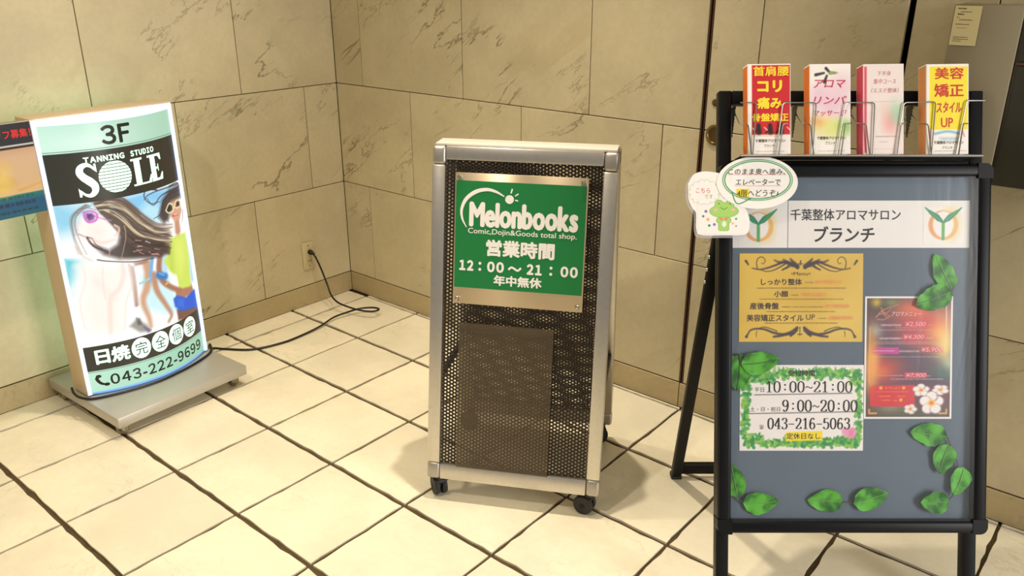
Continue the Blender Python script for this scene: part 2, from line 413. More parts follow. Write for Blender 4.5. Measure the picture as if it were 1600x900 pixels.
# clear film over the posters: thin glossy sheet with soft wrinkles
def clear_film(name, tint, wr, haze, hazecol):
    m = bpy.data.materials.new(name); m.use_nodes = True; t = m.node_tree; t.nodes.clear(); n = N(m)
    out = n.add('ShaderNodeOutputMaterial'); tr = n.add('ShaderNodeBsdfTransparent'); tr.inputs[0].default_value = (*tint, 1)
    gl = n.add('ShaderNodeBsdfGlossy'); gl.inputs['Roughness'].default_value = 0.24
    tc = n.add('ShaderNodeTexCoord'); mp = n.add('ShaderNodeMapping'); mp.inputs['Rotation'].default_value = (0, 0, .5); mp.inputs['Scale'].default_value = (5, 1.2, 1)
    nz = n.add('ShaderNodeTexNoise', Scale=3.0, Detail=3.0, Distortion=1.2); n.link(tc.outputs['Object'], mp.inputs['Vector']); n.link(mp.outputs[0], nz.inputs['Vector'])
    bp = n.add('ShaderNodeBump', Strength=wr, Distance=0.01); n.link(nz.outputs['Fac'], bp.inputs['Height']); n.link(bp.outputs[0], gl.inputs['Normal'])
    fr = n.add('ShaderNodeLayerWeight', Blend=0.5); n.link(bp.outputs[0], fr.inputs['Normal'])
    ff = n.math('ADD', n.math('MULTIPLY', n.math('POWER', fr.outputs['Facing'], 5.0), 0.8), 0.022)
    mx = n.add('ShaderNodeMixShader'); n.link(ff, mx.inputs[0]); n.link(tr.outputs[0], mx.inputs[1]); n.link(gl.outputs[0], mx.inputs[2])
    df = n.add('ShaderNodeBsdfDiffuse'); df.inputs[0].default_value = (*lin(hazecol), 1)
    m2 = n.add('ShaderNodeMixShader'); m2.inputs[0].default_value = haze; n.link(mx.outputs[0], m2.inputs[1]); n.link(df.outputs[0], m2.inputs[2])
    n.link(m2.outputs[0], out.inputs['Surface']); return m
M_FILM = clear_film('clear_poster_film', (.985, .985, .99), 0.06, 0.008, (200, 205, 215))
M_POCKET = clear_film('hazed_clear_pocket', (.80, .79, .77), 0.05, 0.36, (116, 102, 82))  # brown haze colour stands for the floor reflected in clear plastic
M_LAMI = clear_film('laminate_margin', (.95, .95, .97), 0.1, 0.25, (225, 222, 232))

# ------------------------------------------------------------------ setting: floor
XMAX, YMIN, ZTOP = 4.2, -3.3, 2.4677
flo = struct(MB().box((XMAX/2-.2, YMIN/2+.1, -0.026), (XMAX+.4, -YMIN+.2, 0.04)).build('floor', M_GROUT))
A0, B0, TS = 0.1099, 0.0138, 0.29955
def tile_mesh(w, d, k):
    r = random.Random(k); out = []; ns = 9
    for (x0, y0), (x1, y1) in (((-w/2, -d/2), (w/2, -d/2)), ((w/2, -d/2), (w/2, d/2)), ((w/2, d/2), (-w/2, d/2)), ((-w/2, d/2), (-w/2, -d/2))):
        nx, ny = -(y1-y0), (x1-x0); L = math.hypot(nx, ny); nx /= L; ny /= L
        for i in range(ns):
            t = i/ns; j = 0.0 if i == 0 else r.choice((r.uniform(-0.0012, 0.0010), r.uniform(-.001, .0036)))
            out.append((x0+(x1-x0)*t+nx*j, y0+(y1-y0)*t+ny*j))
    n = len(out); me = bpy.data.meshes.new('tile')
    sh = [(x*(1-.0012/abs(w) if w else 1), y) for x, y in out]
    v = [(x, y, 0.0) for x, y in out]+[(x, y, -0.006) for x, y in out]
    f = [tuple(range(n))]+[(i+n, (i+1) % n+n, (i+1) % n, i) for i in range(n)]
    me.from_pydata(v, [], f); me.materials.append(M_TILE); return me
GX, GY = 0.0090, 0.0130          # joints: fine across, coarse along
full = [tile_mesh(TS-GX, TS-GY, 100+k) for k in range(8)]
edge_l = [tile_mesh(A0-GX/2, TS-GY, 200+k) for k in range(3)]
edge_b = [tile_mesh(TS-GX, B0-.003, 300+k) for k in range(3)]
for i in range(-1, 14):
    xc = A0+(i+.5)*TS if i >= 0 else (A0-GX/2)/2
    for j in range(-1, 10):
        yc = -(B0+(j+.5)*TS) if j >= 0 else -(B0-.003)/2
        if i < 0 and j < 0: continue
        me = rnd.choice(full if (i >= 0 and j >= 0) else edge_l if i < 0 else edge_b)
        o = link('tile', me, flo); o.location = (xc, yc, rnd.uniform(-.0006, .0006))
        if i >= 0 and j >= 0 and rnd.random() < .5: o.rotation_euler = (0, 0, math.pi)

# ------------------------------------------------------------------ setting: walls of stone panels
ZB = 0.0858
ROWS = [ZB, 0.4802, 0.8777, 1.2752, 1.6727, 2.0702, ZTOP]
SEAM0, SEAM1 = 1.5945, 2.094
wl = struct(MB().box((-0.036, YMIN/2, ZTOP/2), (0.05, -YMIN, ZTOP)).build('wall_left', M_JOINT))
wb = struct(MB().box((XMAX/2, 0.036, ZTOP/2), (XMAX+.1, 0.05, ZTOP)).build('wall_back', M_JOINT))
G = 0.0028
_pm = {}
def stone_panel(parent, axis, u0, u1, z0, z1, name='stone_panel', m=M_WALL, proud=0.0):
    w, h = u1-u0-G, z1-z0-G; key = (axis, round(w, 4), round(h, 4), m.name)
    if key not in _pm:
        d = 0.011
        b = MB().box((0, 0, 0), (d, w, h) if axis == 'l' else (w, d, h), 0.0012, seg=1)
        me = bpy.data.meshes.new(name); me.from_pydata(b.v, [], b.f); me.materials.append(m); _pm[key] = me
    o = link(name, _pm[key], parent)
    uc, zc = (u0+u1)/2, (z0+z1)/2
    o.location = (-0.0055+proud, -uc, zc) if axis == 'l' else (uc, 0.0055-proud, zc)
    return o
PW = 0.5275
for r in range(6):
    z0, z1 = ROWS[r], ROWS[r+1]
    off = 0.157 if r % 2 == 1 else 0.4265
    cuts = [0.0]+[off+PW*k for k in range(8) if off+PW*k < -YMIN-.05]+[-YMIN]
    for a, b in zip(cuts, cuts[1:]): stone_panel(wl, 'l', a, b, z0, z1, m=M_WALL_L, proud=rnd.uniform(0, .0006))
    off = 0.4185 if r % 2 == 1 else 0.1585
    cuts = [0.0]+[off+PW*k for k in range(9) if off+PW*k < XMAX-.05]+[XMAX]
    for a, b in zip(cuts, cuts[1:]):
        if b <= SEAM0+.001: stone_panel(wb, 'b', a, b, z0, z1, proud=rnd.uniform(0, .0006))
        elif a < SEAM0: stone_panel(wb, 'b', a, SEAM0-.002, z0, z1)
        if a < SEAM1 < b: stone_panel(wb, 'b', SEAM1+.006, b, z0, z1)
        elif a >= SEAM1: stone_panel(wb, 'b', a, b, z0, z1)
    # panels carried by the hidden service door
bl = struct(MB().box((-0.006, YMIN/2, ZB/2), (0.012, -YMIN, ZB-.002)).build('baseboard_left', M_JOINT))
bb = struct(MB().box((XMAX/2, 0.006, ZB/2), (XMAX, 0.012, ZB-.002)).build('baseboard_back', M_JOINT))
for a, b in zip([0, .95, 2.0], [.95, 2.0, -YMIN]): stone_panel(bl, 'l', a, b, 0.001, ZB, 'stone_strip', M_BASE, 0.004)
for a, b in zip([0.006, .80, SEAM0, SEAM1, 3.1], [.80, SEAM0, SEAM1, 3.1, XMAX]): stone_panel(bb, 'b', a, b, 0.001, ZB, 'stone_strip', M_BASE, 0.004)
# concealed door faced with the same stone
door = struct(MB().box(((SEAM0+SEAM1)/2+.002, 0.013, (ZB+2.07)/2), (SEAM1-SEAM0+.004, 0.004, 2.07-ZB)).build('door_1', M_SEAM))
for r in range(5):
    z0, z1 = ROWS[r], ROWS[r+1]; c = 2.0 if r % 2 else 1.741
    stone_panel(door, 'b', SEAM0+.0095, c, z0, z1); stone_panel(door, 'b', c, SEAM1-.006, z0, z1)
M_TRIM = mat('reddish_edge_trim', (74, 44, 30), 0.45)
for x in (SEAM0+.001, SEAM0+.0085): MB().box((x, 0.004, (ZB+2.07)/2), (.0032, .011, 2.07-ZB)).build('edge_trim', M_TRIM, door)
ring = MB().lathe([(0, .027), (.003, .029), (.006, .027), (.0065, .022), (.003, .020), (.002, .0)], (1.640, 0.0, .868), (0, -1, 0), 32)
ring.build('pull_ring', mat('bronze_pull', (150, 128, 84), .3, .9), door)
MB().lathe([(0, .010), (.003, .010), (.004, .007), (.004, 0)], (1.632, 0, .955), (0, -1, 0), 20).build('lock_disc', mat('bronze_lock', (120, 100, 66), .35, .9), door)
for x in range(1): struct(MB().box((XMAX/2, YMIN/2, ZTOP+.02), (XMAX+.1, -YMIN+.1, .03)).build('ceiling', M_CEIL))

# ------------------------------------------------------------------ grey wall cabinet at the right edge, with its taped notice
wc = thing('wall_cabinet', 'grey and dark metal wall cabinet at the right edge of the picture', 'cabinet', TM(2.2, 0, 0.853))
M_GREYPAINT = add_noise(mat('grey_beige_paint', (150, 140, 116), 0.55), 5, .25, (136, 126, 104))
M_DARKDOOR = mat('dark_olive_door', (58, 56, 46), 0.4)
MB().box((.065, -.041, .185), (.131, .078, .372), .002).build('side_panel', M_GREYPAINT, wc)
MB().box((.43, -.036, .185), (.598, .072, .372), .002).build('body', mat('cabinet_body', (70, 66, 54), .5), wc)
for z0, z1 in ((.004, .252), (.262, .366)):
    MB().box((.43, -.073, (z0+z1)/2), (.585, .006, z1-z0), .0015).build('cabinet_door', M_DARKDOOR, wc)
MB().box((.43, -.0745, .257), (.59, .006, .005), .001).build('door_rail', mat('brown_door_rail', (104, 66, 48), .5), wc)
NTW, NTH = .051, .080
nt = link('paper_notice', None, None, Matrix.Translation((2.2025, -.0835, 1.1415)) @ Matrix.Rotation(math.pi/2, 4, 'X'))
tag(nt, 'small cream paper notice taped to the grey wall cabinet', 'notice')
MB().box((NTW/2, NTH/2, -.0005), (NTW, NTH, .001)).build('paper', mat('cream_paper', (214, 200, 150), .7), nt)
pr = Print(.0004); rg = random.Random(3)
for y, x0, x1, h in ((.073, .006, .022, .0030), (.067, .012, .033, .0016), (.0615, .007, .02, .0028), (.056, .006, .011, .0014), (.051, .011, .037, .0014), (.042, .006, .032, .0016), (.035, .01, .03, .0008), (.016, .006, .034, .0015), (.012, .006, .036, .0015), (.008, .006, .022, .0015)):
    x = x0
    while x < x1: w = rg.uniform(.001, .003); pr.rect(x, y, min(x+w, x1), y+h*rg.uniform(.7, 1.1)); x += w+.0006
pr.build('lettering', mat('faded_ink', (92, 80, 54), .7), nt)['kind'] = 'stuff'

# ------------------------------------------------------------------ outlet and cord
ol = thing('wall_outlet', 'cream electrical outlet plate low on the left stone wall', 'outlet', Matrix.Translation((0.0008, -.2125, .2115)))
MB().box((.004, 0, 0), (.008, .056, .114), .004).build('cover_plate', M_CREAM, ol)
ins = MB().box((.0085, 0, 0), (.004, .028, .07), .0015).build('socket_insert', mat('cream_insert', (196, 180, 140), .45), ol)
for z in (.02, -.02):
    for y in (-.0045, .0045): MB().box((.0106, y, z), (.0008, .0022, .009)).build('socket_slot', M_BLACK, ins)
M_SCREW = mat('dull_screw', (150, 140, 110), .4, .7)
for z in (.044, -.044): MB().lathe([(0, .0035), (.001, .003), (.0012, 0)], (.008, 0, z), (1, 0, 0), 12).build('plate_screw', M_SCREW, ol)
cord = thing('power_cord', 'black power cord running from the wall outlet across the floor to the lit sign', 'cord', TM(.2, -.4, 0))
def off(pts, o=(.2, -.4, 0)): return [(x-o[0], y-o[1], z-o[2]) for x, y, z in pts]
def smooth3(pts, sub=8):
    P = [np.array(p, float) for p in pts]; out = []
    for i in range(len(P)-1):
        p0 = P[i-1] if i else P[0]*2-P[1]; p1, p2 = P[i], P[i+1]; p3 = P[i+2] if i+2 < len(P) else P[-1]*2-P[-2]
        for j in range(sub):
            q = j/sub; out.append(0.5*(2*p1+(p2-p0)*q+(2*p0-5*p1+4*p2-p3)*q*q+(3*p1-p0-3*p2+p3)*q**3))
    return out+[P[-1]]
cp = [(.034, -.208, .222), (.047, -.205, .205), (.058, -.192, .153), (.075, -.184, .095), (.115, -.198, .062), (.165, -.205, .045), (.225, -.191, .034), (.280, -.176, .031), (.315, -.156, .031), (.322, -.132, .031), (.305, -.118, .029), (.272, -.125, .026), (.236, -.158, .022), (.220, -.215, .018), (.213, -.272, .014), (.232, -.35, .009), (.240, -.44, .0055), (.238, -.53, .0048), (.204, -.631, .0048), (.13, -.69, .0048), (.088, -.715, .0048), (.11, -.745, .02), (.155, -.772, .05), (.194, -.787, .078), (.247, -.816, .077), (.283, -.882, .077), (.306, -.962, .077), (.316, -1.045, .077), (.302, -1.141, .077), (.273, -1.222, .077), (.240, -1.248, .079), (.205, -1.252, .083), (.172, -1.244, .087)]
MB().tube(off(smooth3(cp)), .0038, 8).build('cable', M_CORD, cord)
MB().lathe([(0, .0075), (.004, .010), (.014, .010), (.022, .006), (.03, .0045)], off([(.0109, -.2115, .2305)])[0], (1, .12, -.25), 14).build('plug', M_CORD, cord)

# ------------------------------------------------------------------ lit tanning sign on its wheeled base
ts = thing('illuminated_sign', 'glowing white tanning studio lightbox sign on a low silver wheeled base', 'sign', TM(.2356, -1.0221, 0, 1.6174))
Mts = Matrix(((1, 0, 0, 0), (0, 0, -1, 0), (0, 1, 0, .075), (0, 0, 0, 1)))   # (a, b, c) -> local
BUL, HW, PB0, PB1 = .062, .194, .010, .8215
def bulge(a): return BUL*(1-min(1.0, abs(a)/HW)**2)
def bul_np(v):
    c = BUL*(1-np.minimum(1, np.abs(v[:, 0])/HW)**2)+v[:, 2]; return np.stack([v[:, 0], -c, v[:, 1]+.075], 1)
def bul_pt(co): return (co[0], -(bulge(co[0])+co[2]), co[1]+.075)
for sx in (-1, 1): MB().box((sx*.203, .422, -.045), (.008, .842, .088), .002, Mts).build('side_panel', M_BEIGE, ts)
MB().box((0, .839, -.045), (.398, .008, .088), .002, Mts).build('top_panel', M_BEIGE, ts); MB().box((0, .004, -.045), (.398, .008, .088), .002, Mts).build('bottom_panel', M_BEIGE, ts)
for sx in (-1, 1): MB().box((sx*.2, .421, .0005), (.012, .836, .005), .0015, Mts).build('edge_trim', M_LITWHITE, ts)
MB().box((0, .831, .0005), (.388, .016, .005), .0015, Mts).build('edge_trim', M_LITWHITE, ts)
seg = [-HW+2*HW*i/40 for i in range(41)]
for nm, b0, b1 in (('top_cap', PB1+.0005, PB1+.004), ('bottom_cap', PB0-.006, PB0-.0005)):
    k = MB(); k.prism([(a, bulge(a)+.001) for a in seg]+[(HW, -.001), (-HW, -.001)], b0, b1, Matrix(((1, 0, 0, 0), (0, -1, 0, 0), (0, 0, 1, .075), (0, 0, 0, 1))))
    k.build(nm, M_LITWHITE if nm == 'top_cap' else mat('blue_white_acrylic', (120, 170, 235), .25, emit=.6), ts)
MB().box((0, .421, -.091), (.396, .826, .004), .001, Mts).build('back_panel', M_LITBACK, ts)
